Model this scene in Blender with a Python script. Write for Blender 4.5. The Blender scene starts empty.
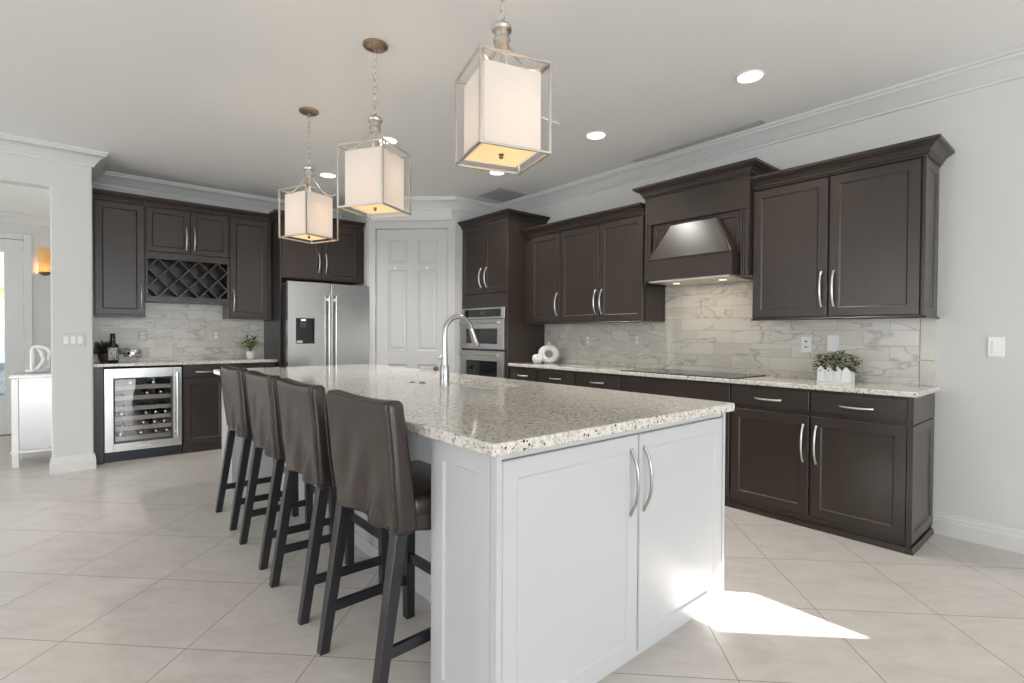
import bpy, bmesh, math, random
from mathutils import Vector, Matrix, noise

C = bpy.context.scene
COL = C.collection
random.seed(7)
PI = math.pi
S2 = 2 ** -0.5

# ------------------------------------------------------------------ camera
CAM_H = 1.2218
FPX, YAW, PITCH, ROLL = 514.28, .70553, -.01401, .00524
cd = bpy.data.cameras.new('camera')
cd.sensor_fit = 'HORIZONTAL'
cd.sensor_width = 36.0
cd.lens = FPX / 1024 * 36.0
cd.clip_start = .02
cam = bpy.data.objects.new('camera', cd)
COL.objects.link(cam)
_R = Vector((math.cos(YAW), -math.sin(YAW), 0)); _F = Vector((math.sin(YAW), math.cos(YAW), 0)); _U = Vector((0, 0, 1))
_F2 = _F * math.cos(PITCH) + _U * math.sin(PITCH); _U2 = -_F * math.sin(PITCH) + _U * math.cos(PITCH)
_R3 = _R * math.cos(ROLL) + _U2 * math.sin(ROLL); _U3 = -_R * math.sin(ROLL) + _U2 * math.cos(ROLL)
cam.matrix_world = Matrix(((_R3.x, _U3.x, -_F2.x, 0), (_R3.y, _U3.y, -_F2.y, 0), (_R3.z, _U3.z, -_F2.z, CAM_H), (0, 0, 0, 1)))
C.camera = cam

# ------------------------------------------------------------------ world, sun, fill lamps, exposure
W = bpy.data.worlds.new('world'); C.world = W; W.use_nodes = True
_bg = W.node_tree.nodes['Background']
_bg.inputs[0].default_value = (.80, .90, 1.0, 1)
_bg.inputs[1].default_value = 1.6
SUN_EL = math.radians(33)
sd = bpy.data.lights.new('sun', 'SUN'); sd.energy = 36.0; sd.angle = math.radians(.5); sd.color = (1, .95, .88)
sun = bpy.data.objects.new('sun', sd); COL.objects.link(sun)
_d = Vector((-S2 * math.cos(SUN_EL), S2 * math.cos(SUN_EL), -math.sin(SUN_EL)))
sun.rotation_euler = _d.to_track_quat('-Z', 'Y').to_euler()
sun.location = (6, -3, 4)


def area(name, loc, direction, sx, sy, power, color=(1, 1, 1)):
    l = bpy.data.lights.new(name, 'AREA'); l.shape = 'RECTANGLE'; l.size = sx; l.size_y = sy
    l.energy = power; l.color = color
    o = bpy.data.objects.new(name, l); COL.objects.link(o)
    o.location = loc
    o.rotation_euler = Vector(direction).to_track_quat('-Z', 'Z').to_euler()
    return o


area('fill_rear_opening', (-1.0, -6.95, 1.25), (0, 1, .48), 8.0, 2.3, 295, (.93, .965, 1))  # added fill lamp at an unseen opening, tilted up towards the ceiling
area('fill_side_opening', (-6.4, 2.6, 1.35), (1, .1, .38), 5.6, 2.1, 190, (.94, .97, 1))  # second added fill lamp, also tilted up, at the left opening
area('fill_hall_opening', (-6.4, 7.3, 1.3), (1, -.05, .2), 1.6, 2.0, 75, (.96, .98, 1))  # added lamp at the unseen left end, brightens the hall

C.view_settings.view_transform = 'Standard'
C.view_settings.look = 'None'
C.view_settings.gamma = 1.0
C.view_settings.use_curve_mapping = False
C.view_settings.exposure = 0.12
C.cycles.use_denoising = True
C.cycles.max_bounces = 10
C.cycles.diffuse_bounces = 8
C.cycles.glossy_bounces = 5
C.cycles.transmission_bounces = 6
C.cycles.transparent_max_bounces = 10
C.cycles.sample_clamp_indirect = 6.0


# ------------------------------------------------------------------ materials
class NT:
    def __init__(s, name):
        s.m = bpy.data.materials.new(name); s.m.use_nodes = True
        s.t = s.m.node_tree; s.b = s.t.nodes['Principled BSDF']

    def n(s, kind, **kw):
        o = s.t.nodes.new(kind)
        for k, v in kw.items():
            if k.startswith('i_'):
                k2 = k[2:]
                key = int(k2) if k2.isdigit() else k2.replace('_', ' ')
                o.inputs[key].default_value = v
            else:
                setattr(o, k, v)
        return o

    def l(s, a, ao, b, bi):
        s.t.links.new(a.outputs[ao], b.inputs[bi])

    def ramp(s, stops, interp='LINEAR'):
        r = s.t.nodes.new('ShaderNodeValToRGB'); r.color_ramp.interpolation = interp
        e = r.color_ramp.elements
        while len(e) < len(stops): e.new(.5)
        for i, (p, c) in enumerate(stops):
            e[i].position = p; e[i].color = (*c, 1) if len(c) == 3 else c
        return r

    def p(s, **kw):
        for k, v in kw.items():
            s.b.inputs[k.replace('_', ' ')].default_value = v
        return s


def g3(v): return (v, v, v)


def plain(name, col, rough=.5, metal=0, spec=.5, coat=0, bump=0, bscale=200, vary=0, vscale=3):
    a = NT(name); a.p(Base_Color=(*col, 1), Roughness=rough, Metallic=metal)
    a.b.inputs['Specular IOR Level'].default_value = spec
    a.b.inputs['Coat Weight'].default_value = coat
    tc = a.n('ShaderNodeTexCoord')
    if vary:
        nz = a.n('ShaderNodeTexNoise', i_Scale=vscale, i_Detail=4.0); a.l(tc, 'Object', nz, 'Vector')
        r = a.ramp([(.3, tuple(c * (1 - vary) for c in col)), (.7, tuple(min(1, c * (1 + vary)) for c in col))])
        a.l(nz, 'Fac', r, 'Fac'); a.l(r, 'Color', a.b, 'Base Color')
    if bump:
        nz = a.n('ShaderNodeTexNoise', i_Scale=bscale, i_Detail=3.0); a.l(tc, 'Object', nz, 'Vector')
        b = a.n('ShaderNodeBump', i_Strength=bump, i_Distance=.002); a.l(nz, 'Fac', b, 'Height'); a.l(b, 'Normal', a.b, 'Normal')
    return a.m


M = {}
M['wall'] = plain('wall_paint', (.64, .638, .622), .75, bump=.12, bscale=260)
M['ceiling'] = plain('ceiling_paint', (.89, .89, .875), .85, bump=.15, bscale=160)
M['door_paint'] = plain('door_paint', (.52, .515, .505), .4)
M['trim'] = plain('white_trim_paint', (.66, .66, .645), .4)
M['white_cab'] = plain('white_cabinet_paint', (.545, .55, .56), .32)
M['black_plastic'] = plain('black_plastic', (.012, .012, .014), .35)
M['black_glass'] = plain('black_glass', (.006, .006, .007), .04, spec=.6)
M['nickel'] = plain('brushed_nickel', (.78, .76, .73), .28, metal=1)
M['chrome'] = plain('polished_chrome', (.82, .82, .82), .12, metal=1)
M['silver_leaf'] = plain('champagne_silver', (.62, .585, .53), .34, metal=1)
M['canopy'] = plain('antique_champagne', (.42, .33, .24), .38, metal=1)
M['satin'] = plain('satin_nickel', (.50, .49, .47), .27, metal=1)
M['bronze'] = plain('aged_bronze', (.20, .155, .11), .35, metal=1)
M['legs'] = plain('black_stained_wood', (.013, .013, .016), .30, spec=.75, bump=.05, bscale=60)
M['plate'] = plain('white_plastic_plate', (.84, .83, .81), .35)
M['plate_dark'] = plain('dark_slot', (.12, .11, .10), .5)
M['ceramic'] = plain('white_ceramic', (.82, .81, .78), .3)
M['stone_white'] = plain('speckled_white_stone', (.74, .72, .68), .55, vary=.14, vscale=60)
M['picket'] = plain('white_painted_wood', (.82, .82, .82), .5)
M['soil'] = plain('dark_soil', (.03, .022, .016), .9)
M['leaf_dark'] = plain('dark_green_leaf', (.03, .065, .022), .5, vary=.5, vscale=18)
M['leaf_light'] = plain('light_green_leaf', (.20, .26, .07), .5, vary=.5, vscale=18)
M['leaf_yellow'] = plain('yellow_green_leaf', (.36, .30, .10), .5, vary=.5, vscale=18)
M['bottle'] = plain('dark_bottle_glass', (.008, .008, .007), .08, spec=.6)
M['pot_dark'] = plain('dark_bronze_pot', (.07, .055, .045), .35, metal=.6)
M['gasket'] = plain('dark_grey_metal', (.07, .072, .08), .4, metal=.4)
M['blackmetal'] = plain('toe_kick_black', (.012, .014, .022), .35)
M['shelf_wood'] = plain('pale_beech', (.60, .54, .44), .5, vary=.08, vscale=8)
M['cooler_in'] = plain('cooler_lining', (.035, .045, .06), .5)
M['slats'] = plain('grey_slat_paint', (.50, .495, .48), .6)
M['blue'] = plain('blue_glaze', (.02, .06, .13), .2, vary=.6, vscale=30)
M['pale_leg'] = plain('silver_painted_wood', (.66, .65, .62), .3, metal=.3)
M['mirror'] = plain('mirror_glass', (.46, .455, .45), .08, metal=1)
M['hood_under'] = plain('hood_insert_steel', (.75, .70, .62), .35, metal=.6)

# espresso cabinet wood
a = NT('espresso_wood'); tc = a.n('ShaderNodeTexCoord')
mp = a.n('ShaderNodeMapping'); mp.inputs['Scale'].default_value = (9, 9, 1.2); a.l(tc, 'Object', mp, 'Vector')
nz = a.n('ShaderNodeTexNoise', i_Scale=6.0, i_Detail=6.0, i_Roughness=.65); a.l(mp, 'Vector', nz, 'Vector')
r = a.ramp([(.25, (.0295, .0205, .0158)), (.75, (.038, .0272, .0215))]); a.l(nz, 'Fac', r, 'Fac'); a.l(r, 'Color', a.b, 'Base Color')
a.p(Roughness=.36); a.b.inputs['Specular IOR Level'].default_value = .32
a.b.inputs['Coat Weight'].default_value = .4; a.b.inputs['Coat Roughness'].default_value = .27
bp = a.n('ShaderNodeBump', i_Strength=.04, i_Distance=.002); a.l(nz, 'Fac', bp, 'Height'); a.l(bp, 'Normal', a.b, 'Normal')
M['espresso'] = a.m

# floor tiles laid at 45 degrees
a = NT('floor_tile'); tc = a.n('ShaderNodeTexCoord')
TW, TH = .517, .520
mp = a.n('ShaderNodeMapping'); mp.inputs['Rotation'].default_value = (0, 0, PI / 4)
mp.inputs['Location'].default_value = (-1.178 + TW * 40, -2.385 + TH * 40, 0)
a.l(tc, 'Object', mp, 'Vector')
br = a.n('ShaderNodeTexBrick', offset=0.0, squash=1.0)
br.inputs['Color1'].default_value = (0, 0, 0, 1); br.inputs['Color2'].default_value = (1, 1, 1, 1)
br.inputs['Mortar'].default_value = (.5, .5, .5, 1)
br.inputs['Scale'].default_value = 1.0; br.inputs['Mortar Size'].default_value = .0023; br.inputs['Mortar Smooth'].default_value = .1
br.inputs['Brick Width'].default_value = TW; br.inputs['Row Height'].default_value = TH
a.l(mp, 'Vector', br, 'Vector')
mul = a.n('ShaderNodeVectorMath', operation='SCALE'); mul.inputs['Scale'].default_value = 9.0; a.l(br, 'Color', mul, 0)
add = a.n('ShaderNodeVectorMath', operation='ADD'); a.l(mp, 'Vector', add, 0); a.l(mul, 'Vector', add, 1)
mp2 = a.n('ShaderNodeMapping'); mp2.inputs['Scale'].default_value = (1.3, 3.2, 1); mp2.inputs['Rotation'].default_value = (0, 0, .5)
a.l(add, 'Vector', mp2, 'Vector')
nz = a.n('ShaderNodeTexNoise', i_Scale=3.0, i_Detail=9.0, i_Roughness=.72, i_Distortion=.6); a.l(mp2, 'Vector', nz, 'Vector')
r = a.ramp([(.25, (.50, .455, .415)), (.5, (.60, .56, .52)), (.78, (.67, .635, .60))]); a.l(nz, 'Fac', r, 'Fac')
mx = a.n('ShaderNodeMix', data_type='RGBA'); mx.inputs[7].default_value = (.27, .245, .22, 1)
a.l(br, 'Fac', mx, 0); a.l(r, 'Color', mx, 6); a.l(mx, 2, a.b, 'Base Color')
a.p(Roughness=.30); a.b.inputs['Specular IOR Level'].default_value = .42
bp = a.n('ShaderNodeBump', i_Strength=.35, i_Distance=.003, invert=True); a.l(br, 'Fac', bp, 'Height'); a.l(bp, 'Normal', a.b, 'Normal')
M['floor'] = a.m

# granite
a = NT('granite'); tc = a.n('ShaderNodeTexCoord')
n1 = a.n('ShaderNodeTexNoise', i_Scale=48.0, i_Detail=6.0, i_Roughness=.72); a.l(tc, 'Object', n1, 'Vector')
r1 = a.ramp([(.30, (.38, .345, .30)), (.43, (.58, .545, .485)), (.55, (.72, .69, .63)), (.75, (.81, .79, .73))]); a.l(n1, 'Fac', r1, 'Fac')
wv = a.n('ShaderNodeTexNoise', i_Scale=70.0, i_Detail=2.0); a.l(tc, 'Object', wv, 'Vector')
wm = a.n('ShaderNodeMix', data_type='RGBA'); wm.inputs[0].default_value = .012; a.l(tc, 'Object', wm, 6); a.l(wv, 'Color', wm, 7)
def speck(scale, lo, dmax, col, prev, out):
    v = a.n('ShaderNodeTexVoronoi', i_Scale=scale); a.l(wm, 2, v, 'Vector')
    sp = a.n('ShaderNodeSeparateColor'); a.l(v, 'Color', sp, 'Color')
    g = a.n('ShaderNodeMath', operation='GREATER_THAN'); g.inputs[1].default_value = lo; a.l(sp, 'Red', g, 0)
    d = a.n('ShaderNodeMath', operation='LESS_THAN'); d.inputs[1].default_value = dmax; a.l(v, 'Distance', d, 0)
    m = a.n('ShaderNodeMath', operation='MULTIPLY'); a.l(g, 'Value', m, 0); a.l(d, 'Value', m, 1)
    x = a.n('ShaderNodeMix', data_type='RGBA'); x.inputs[7].default_value = (*col, 1)
    a.l(m, 'Value', x, 0); a.l(prev, out, x, 6)
    return x
x1 = speck(130.0, .80, .40, (.25, .20, .16), r1, 'Color')
x2 = speck(100.0, .895, .42, (.045, .04, .036), x1, 2)
a.l(x2, 2, a.b, 'Base Color')
a.p(Roughness=.075); a.b.inputs['Specular IOR Level'].default_value = .6
M['granite'] = a.m


def marble(name, axis):
    a = NT(name); tc = a.n('ShaderNodeTexCoord')
    sx = a.n('ShaderNodeSeparateXYZ'); a.l(tc, 'Object', sx, 'Vector')
    cx = a.n('ShaderNodeCombineXYZ'); a.l(sx, axis, cx, 'X'); a.l(sx, 'Z', cx, 'Y')
    ad0 = a.n('ShaderNodeVectorMath', operation='ADD'); ad0.inputs[1].default_value = (30.0, 30.0, 0); a.l(cx, 'Vector', ad0, 0)
    br = a.n('ShaderNodeTexBrick', offset=.5, squash=1.0)
    br.inputs['Color1'].default_value = (0, 0, 0, 1); br.inputs['Color2'].default_value = (1, 1, 1, 1)
    br.inputs['Scale'].default_value = 1.0; br.inputs['Mortar Size'].default_value = .0016; br.inputs['Mortar Smooth'].default_value = .1
    br.inputs['Brick Width'].default_value = .305; br.inputs['Row Height'].default_value = .1015
    a.l(ad0, 'Vector', br, 'Vector')
    mul = a.n('ShaderNodeVectorMath', operation='SCALE'); mul.inputs['Scale'].default_value = 23.0; a.l(br, 'Color', mul, 0)
    add = a.n('ShaderNodeVectorMath', operation='ADD'); a.l(cx, 'Vector', add, 0); a.l(mul, 'Vector', add, 1)
    mp = a.n('ShaderNodeMapping'); mp.inputs['Rotation'].default_value = (0, 0, .75); mp.inputs['Scale'].default_value = (1, 2.6, 1)
    a.l(add, 'Vector', mp, 'Vector')
    nz = a.n('ShaderNodeTexNoise', i_Scale=1.9, i_Detail=3.5, i_Roughness=.5, i_Distortion=.5); a.l(mp, 'Vector', nz, 'Vector')
    r = a.ramp([(.30, (.66, .635, .575)), (.455, (.63, .605, .545)), (.478, (.40, .38, .335)), (.490, (.62, .59, .53)), (.60, (.56, .535, .475)), (.66, (.65, .625, .565))])
    a.l(nz, 'Fac', r, 'Fac')
    mx = a.n('ShaderNodeMix', data_type='RGBA'); mx.inputs[7].default_value = (.40, .375, .33, 1)
    a.l(br, 'Fac', mx, 0); a.l(r, 'Color', mx, 6); a.l(mx, 2, a.b, 'Base Color')
    a.p(Roughness=.25)
    bp = a.n('ShaderNodeBump', i_Strength=.3, i_Distance=.002, invert=True); a.l(br, 'Fac', bp, 'Height'); a.l(bp, 'Normal', a.b, 'Normal')
    return a.m


M['marble_y'] = marble('marble_subway_tile', 'Y')
M['marble_x'] = marble('marble_bar_tile', 'X')
M['marble_edge'] = plain('marble_edge_tile', (.54, .52, .46), .28, vary=.12, vscale=5)

# brown leather
a = NT('brown_leather'); tc = a.n('ShaderNodeTexCoord')
nz = a.n('ShaderNodeTexNoise', i_Scale=5.0, i_Detail=4.0); a.l(tc, 'Object', nz, 'Vector')
r = a.ramp([(.3, (.033, .0235, .0195)), (.7, (.039, .0280, .0235))]); a.l(nz, 'Fac', r, 'Fac'); a.l(r, 'Color', a.b, 'Base Color')
a.p(Roughness=.27); a.b.inputs['Specular IOR Level'].default_value = .55
v = a.n('ShaderNodeTexVoronoi', i_Scale=420.0); a.l(tc, 'Object', v, 'Vector')
bp = a.n('ShaderNodeBump', i_Strength=.05, i_Distance=.001); a.l(v, 'Distance', bp, 'Height')
n2 = a.n('ShaderNodeTexNoise', i_Scale=11.0, i_Detail=2.0); a.l(tc, 'Object', n2, 'Vector')
bp2 = a.n('ShaderNodeBump', i_Strength=.06, i_Distance=.01); a.l(n2, 'Fac', bp2, 'Height'); a.l(bp, 'Normal', bp2, 'Normal')
a.l(bp2, 'Normal', a.b, 'Normal')
M['leather'] = a.m


def steel(name, col, rough, sc):
    a = NT(name); tc = a.n('ShaderNodeTexCoord')
    mp = a.n('ShaderNodeMapping'); mp.inputs['Scale'].default_value = sc; a.l(tc, 'Object', mp, 'Vector')
    nz = a.n('ShaderNodeTexNoise', i_Scale=40.0, i_Detail=4.0); a.l(mp, 'Vector', nz, 'Vector')
    r = a.ramp([(.3, g3(rough * .98)), (.7, g3(rough * 1.04))]); a.l(nz, 'Fac', r, 'Fac'); a.l(r, 'Color', a.b, 'Roughness')
    n2 = a.n('ShaderNodeTexNoise', i_Scale=4.0, i_Detail=1.0); a.l(tc, 'Object', n2, 'Vector')
    bp = a.n('ShaderNodeBump', i_Strength=.035, i_Distance=.02); a.l(n2, 'Fac', bp, 'Height'); a.l(bp, 'Normal', a.b, 'Normal')
    a.p(Base_Color=(*col, 1), Metallic=1.0)
    return a.m


M['steel'] = steel('stainless_steel', (.60, .59, .575), .30, (1, 1, 6))
M['sink_steel'] = plain('satin_sink_steel', (.90, .90, .89), .42, metal=1)
M['steel_v'] = steel('brushed_stainless', (.57, .565, .55), .24, (14, 14, .3))

# clear pane that lets light through
a = NT('clear_glass'); t = a.t
gl = a.n('ShaderNodeBsdfGlossy', i_Roughness=.02); tr = a.n('ShaderNodeBsdfTransparent'); fr = a.n('ShaderNodeFresnel', i_IOR=1.5)
mu = a.n('ShaderNodeMath', operation='MULTIPLY_ADD'); mu.inputs[1].default_value = 1.3; mu.inputs[2].default_value = .06; a.l(fr, 'Fac', mu, 0)
ms = a.n('ShaderNodeMixShader'); a.l(mu, 'Value', ms, 0); a.l(tr, 'BSDF', ms, 1); a.l(gl, 'BSDF', ms, 2)
a.l(ms, 'Shader', t.nodes['Material Output'], 'Surface'); M['glass'] = a.m


def lit_fabric(name, col, trans, emit, ecol):
    a = NT(name)
    df = a.n('ShaderNodeBsdfDiffuse'); df.inputs[0].default_value = (*col, 1)
    tl = a.n('ShaderNodeBsdfTranslucent'); tl.inputs[0].default_value = (*col, 1)
    ms = a.n('ShaderNodeMixShader'); ms.inputs[0].default_value = trans; a.l(df, 'BSDF', ms, 1); a.l(tl, 'BSDF', ms, 2)
    em = a.n('ShaderNodeEmission', i_Strength=emit); em.inputs[0].default_value = (*ecol, 1)
    ad = a.n('ShaderNodeAddShader'); a.l(ms, 'Shader', ad, 0); a.l(em, 'Emission', ad, 1)
    a.l(ad, 'Shader', a.t.nodes['Material Output'], 'Surface')
    return a.m


M['shade'] = lit_fabric('lit_linen_shade', (.79, .77, .75), .5, .06, (1, .90, .82))
M['diffuser'] = lit_fabric('lit_diffuser', (.88, .78, .58), .5, .22, (1, .80, .50))
M['sconce_glass'] = lit_fabric('amber_sconce_glass', (.62, .45, .25), .5, .25, (1, .55, .2))


def emitter(name, col, st):
    a = NT(name); a.p(Base_Color=(*col, 1)); a.b.inputs['Emission Color'].default_value = (*col, 1); a.b.inputs['Emission Strength'].default_value = st
    return a.m


M['downlight'] = emitter('downlight_lens', (1, .95, .88), 9.0)
M['hoodlight'] = emitter('hood_lamp', (1, .72, .45), 2.0)
M['led'] = emitter('display_led', (.8, .95, 1), .8)

# bottle label with dark marks
a = NT('bottle_label'); tc = a.n('ShaderNodeTexCoord')
nz = a.n('ShaderNodeTexNoise', i_Scale=70.0, i_Detail=3.0); a.l(tc, 'Object', nz, 'Vector')
r = a.ramp([(.50, (.58, .57, .60)), (.56, (.14, .14, .17))]); a.l(nz, 'Fac', r, 'Fac'); a.l(r, 'Color', a.b, 'Base Color'); M['label'] = a.m
a = NT('hedge_leaves'); tc = a.n('ShaderNodeTexCoord')
nz = a.n('ShaderNodeTexNoise', i_Scale=9.0, i_Detail=5.0); a.l(tc, 'Object', nz, 'Vector')
r = a.ramp([(.35, (.05, .12, .02)), (.65, (.35, .5, .12))]); a.l(nz, 'Fac', r, 'Fac'); a.l(r, 'Color', a.b, 'Base Color'); M['hedge'] = a.m


# ------------------------------------------------------------------ mesh helpers
def nb(): return bmesh.new()


def bx(bm, x0, x1, y0, y1, z0, z1):
    vs = [bm.verts.new((x, y, z)) for x in (x0, x1) for y in (y0, y1) for z in (z0, z1)]
    for f in ((0, 1, 3, 2), (4, 6, 7, 5), (0, 4, 5, 1), (2, 3, 7, 6), (0, 2, 6, 4), (1, 5, 7, 3)):
        bm.faces.new([vs[i] for i in f])
    return bm


def prism(bm, poly, z0, z1):
    lo = [bm.verts.new((x, y, z0)) for x, y in poly]; hi = [bm.verts.new((x, y, z1)) for x, y in poly]
    n = len(poly)
    bm.faces.new(lo[::-1]); bm.faces.new(hi)
    for i in range(n): bm.faces.new((lo[i], lo[(i + 1) % n], hi[(i + 1) % n], hi[i]))
    return bm


def loft(bm, rings, close=True, cap0=True, cap1=True):
    R = [[bm.verts.new(p) for p in r] for r in rings]
    n = len(R[0])
    for a_, b_ in zip(R[:-1], R[1:]):
        for i in range(n if close else n - 1):
            bm.faces.new((a_[i], a_[(i + 1) % n], b_[(i + 1) % n], b_[i]))
    if cap0: bm.faces.new(R[0][::-1])
    if cap1: bm.faces.new(R[-1])
    return bm


def lathe(bm, prof, cx=0, cy=0, seg=20, axis='z'):
    rings = []
    for r, z in prof:
        ring = []
        for i in range(seg):
            t = 2 * PI * i / seg
            x, y = max(r, 1e-4) * math.cos(t), max(r, 1e-4) * math.sin(t)
            ring.append((cx + x, cy + y, z) if axis == 'z' else (cx + x, z, cy + y))
        rings.append(ring)
    return loft(bm, rings)


def tube(bm, pts, r, seg=8, closed=False):
    pts = [Vector(p) for p in pts]; n = len(pts)
    rs = r if isinstance(r, (list, tuple)) else [r] * n
    rings = []; up = None
    for i in range(n):
        if closed: d = pts[(i + 1) % n] - pts[i - 1]
        else: d = pts[min(i + 1, n - 1)] - pts[max(i - 1, 0)]
        d.normalize()
        if up is None:
            up = Vector((0, 0, 1)) if abs(d.z) < .9 else Vector((1, 0, 0))
        u = (up - d * up.dot(d)).normalized(); w = d.cross(u); up = u
        rings.append([pts[i] + (u * math.cos(2 * PI * k / seg) + w * math.sin(2 * PI * k / seg)) * rs[i] for k in range(seg)])
    if closed:
        R = [[bm.verts.new(p) for p in q] for q in rings]
        for j in range(n):
            a_, b_ = R[j], R[(j + 1) % n]
            for i in range(seg): bm.faces.new((a_[i], a_[(i + 1) % seg], b_[(i + 1) % seg], b_[i]))
        return bm
    return loft(bm, rings)


def sweep(bm, path, prof, z0, side=1, closed=False):
    """profile (out, up) swept along an XY path, mitred; out is to the left (side=1) or right (-1) of travel"""
    P = [Vector((p[0], p[1])) for p in path]; n = len(P)
    def nrm(i, j):
        d = (P[j] - P[i]).normalized(); return Vector((-d.y, d.x)) * side
    rings = []
    for i in range(n):
        if i == 0 and not closed: m = nrm(0, 1)
        elif i == n - 1 and not closed: m = nrm(n - 2, n - 1)
        else:
            a_, b_ = nrm(i - 1, i), nrm(i, (i + 1) % n)
            m = (a_ + b_); m = m / max(.2, m.dot(a_))
        rings.append([(P[i].x + m.x * o, P[i].y + m.y * o, z0 + u) for o, u in prof])
    return loft(bm, rings)


def ringpanel(bm, x0, x1, z0, z1, rings, back=None):
    """stack of inset rectangles facing -y: rings (inset, y)"""
    R = []
    if back is not None: R.append([(x0, back, z0), (x1, back, z0), (x1, back, z1), (x0, back, z1)])
    for ins, y in rings:
        R.append([(x0 + ins, y, z0 + ins), (x1 - ins, y, z0 + ins), (x1 - ins, y, z1 - ins), (x0 + ins, y, z1 - ins)])
    return loft(bm, R, cap0=back is not None)


def rbox(bm, x0, x1, y0, y1, z0, z1, r, n=(6, 6, 6), fn=None):
    """rounded box with an inner grid; fn deforms each point"""
    c = Vector(((x0 + x1) / 2, (y0 + y1) / 2, (z0 + z1) / 2)); h = Vector(((x1 - x0) / 2, (y1 - y0) / 2, (z1 - z0) / 2))
    t = bmesh.new(); cache = {}
    def vert(i, j, k):
        if (i, j, k) in cache: return cache[(i, j, k)]
        p = Vector((-1 + 2 * i / n[0], -1 + 2 * j / n[1], -1 + 2 * k / n[2]))
        def warp(q, hh):
            e = max(0, (hh - r) / hh)
            return q * hh
        q = Vector((p.x * h.x, p.y * h.y, p.z * h.z))
        lim = Vector((max(0, h.x - r), max(0, h.y - r), max(0, h.z - r)))
        m = Vector((max(-lim.x, min(lim.x, q.x)), max(-lim.y, min(lim.y, q.y)), max(-lim.z, min(lim.z, q.z))))
        d = q - m
        if d.length > 1e-9: d = d.normalized() * r
        v = m + d + c
        if fn: v = fn(v)
        cache[(i, j, k)] = bm.verts.new(v)
        return cache[(i, j, k)]
    t.free()
    def face(f):
        for a_ in range(f[0]):
            for b_ in range(f[1]):
                yield a_, b_
    for s in (0, 1):
        for a_, b_ in face((n[1], n[2])):
            q = [vert(s * n[0], a_, b_), vert(s * n[0], a_ + 1, b_), vert(s * n[0], a_ + 1, b_ + 1), vert(s * n[0], a_, b_ + 1)]
            bm.faces.new(q if s else q[::-1])
        for a_, b_ in face((n[0], n[2])):
            q = [vert(a_, s * n[1], b_), vert(a_ + 1, s * n[1], b_), vert(a_ + 1, s * n[1], b_ + 1), vert(a_, s * n[1], b_ + 1)]
            bm.faces.new(q[::-1] if s else q)
        for a_, b_ in face((n[0], n[1])):
            q = [vert(a_, b_, s * n[2]), vert(a_ + 1, b_, s * n[2]), vert(a_ + 1, b_ + 1, s * n[2]), vert(a_, b_ + 1, s * n[2])]
            bm.faces.new(q if s else q[::-1])
    return bm


def obj(name, bm, mat, parent=None, bevel=0, smooth=None, subsurf=0, segs=2):
    bmesh.ops.recalc_face_normals(bm, faces=bm.faces[:])
    me = bpy.data.meshes.new(name); bm.to_mesh(me); bm.free()
    me.materials.append(M[mat] if isinstance(mat, str) else mat)
    if smooth is not None:
        me.polygons.foreach_set('use_smooth', [True] * len(me.polygons))
        if smooth < 180: me.set_sharp_from_angle(angle=math.radians(smooth))
    o = bpy.data.objects.new(name, me); COL.objects.link(o)
    if parent: o.parent = parent
    if bevel:
        b = o.modifiers.new('bevel', 'BEVEL'); b.width = bevel; b.segments = segs; b.limit_method = 'ANGLE'; b.angle_limit = math.radians(40)
    if subsurf:
        s = o.modifiers.new('subsurf', 'SUBSURF'); s.levels = subsurf; s.render_levels = subsurf
    return o


def tag(o, label, cat, group=None):
    o['label'] = label; o['category'] = cat
    if group: o['group'] = group
    return o


def thing(name, label, cat, loc=(0, 0, 0), rz=0, group=None):
    o = bpy.data.objects.new(name, None); o.empty_display_size = .1; COL.objects.link(o)
    o.location = loc; o.rotation_euler = (0, 0, rz)
    return tag(o, label, cat, group)


def struct(name, bm, mat, label=None, **kw):
    o = obj(name, bm, mat, **kw); o['kind'] = 'structure'
    if label: o['label'] = label
    return o


def copy_tree(o, parent=None):
    c = o.copy(); COL.objects.link(c)
    if parent: c.parent = parent
    for ch in list(o.children): copy_tree(ch, c)
    return c


def arch_handle(name, parent, x, z, length, vertical, y=0, mat='nickel', bow=.034, r=.0062):
    """arched bar pull on a front that faces -y"""
    pts = []; n = 12
    for i in range(n + 1):
        t = i / n; s = (t - .5) * length
        d = -bow * (1 - abs(2 * t - 1) ** 2.4)
        pts.append((x, y + d, z + s) if vertical else (x + s, y + d, z))
    rs = [r * (1.25 if i in (0, n) else 1.0) for i in range(n + 1)]
    o = obj(name, tube(nb(), pts, rs, 8), mat, parent, smooth=60)
    o['label'] = 'brushed nickel handle'
    return o


SHAKER = lambda y: [(0, y + .004), (.0035, y), (.056, y), (.061, y + .0035), (.065, y + .0075)]


def door(parent, x0, x1, z0, z1, hx=None, hz=None, hl=.24, mat='espresso', y=0, name='door', hvert=True, slab=False, rail=None):
    rings = [(0, y + .003), (.003, y)] if slab else SHAKER(y)
    if rail: rings = [(0, y + .003), (.0025, y), (rail, y), (rail + .004, y + .004), (rail + .008, y + .0095)]
    d = obj(name, ringpanel(nb(), x0, x1, z0, z1, rings, back=y + .0215), mat, parent)
    if hx is not None: arch_handle('handle', d, hx, hz, hl, hvert, y=y, mat='satin' if mat == 'white_cab' else 'nickel')
    return d


# ------------------------------------------------------------------ room constants
XW, ZC = 4.075, 2.812
YB = 6.58          # bar wall
YL = 5.916         # face of the left wall / column
CT, CB = .914, .884

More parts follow.
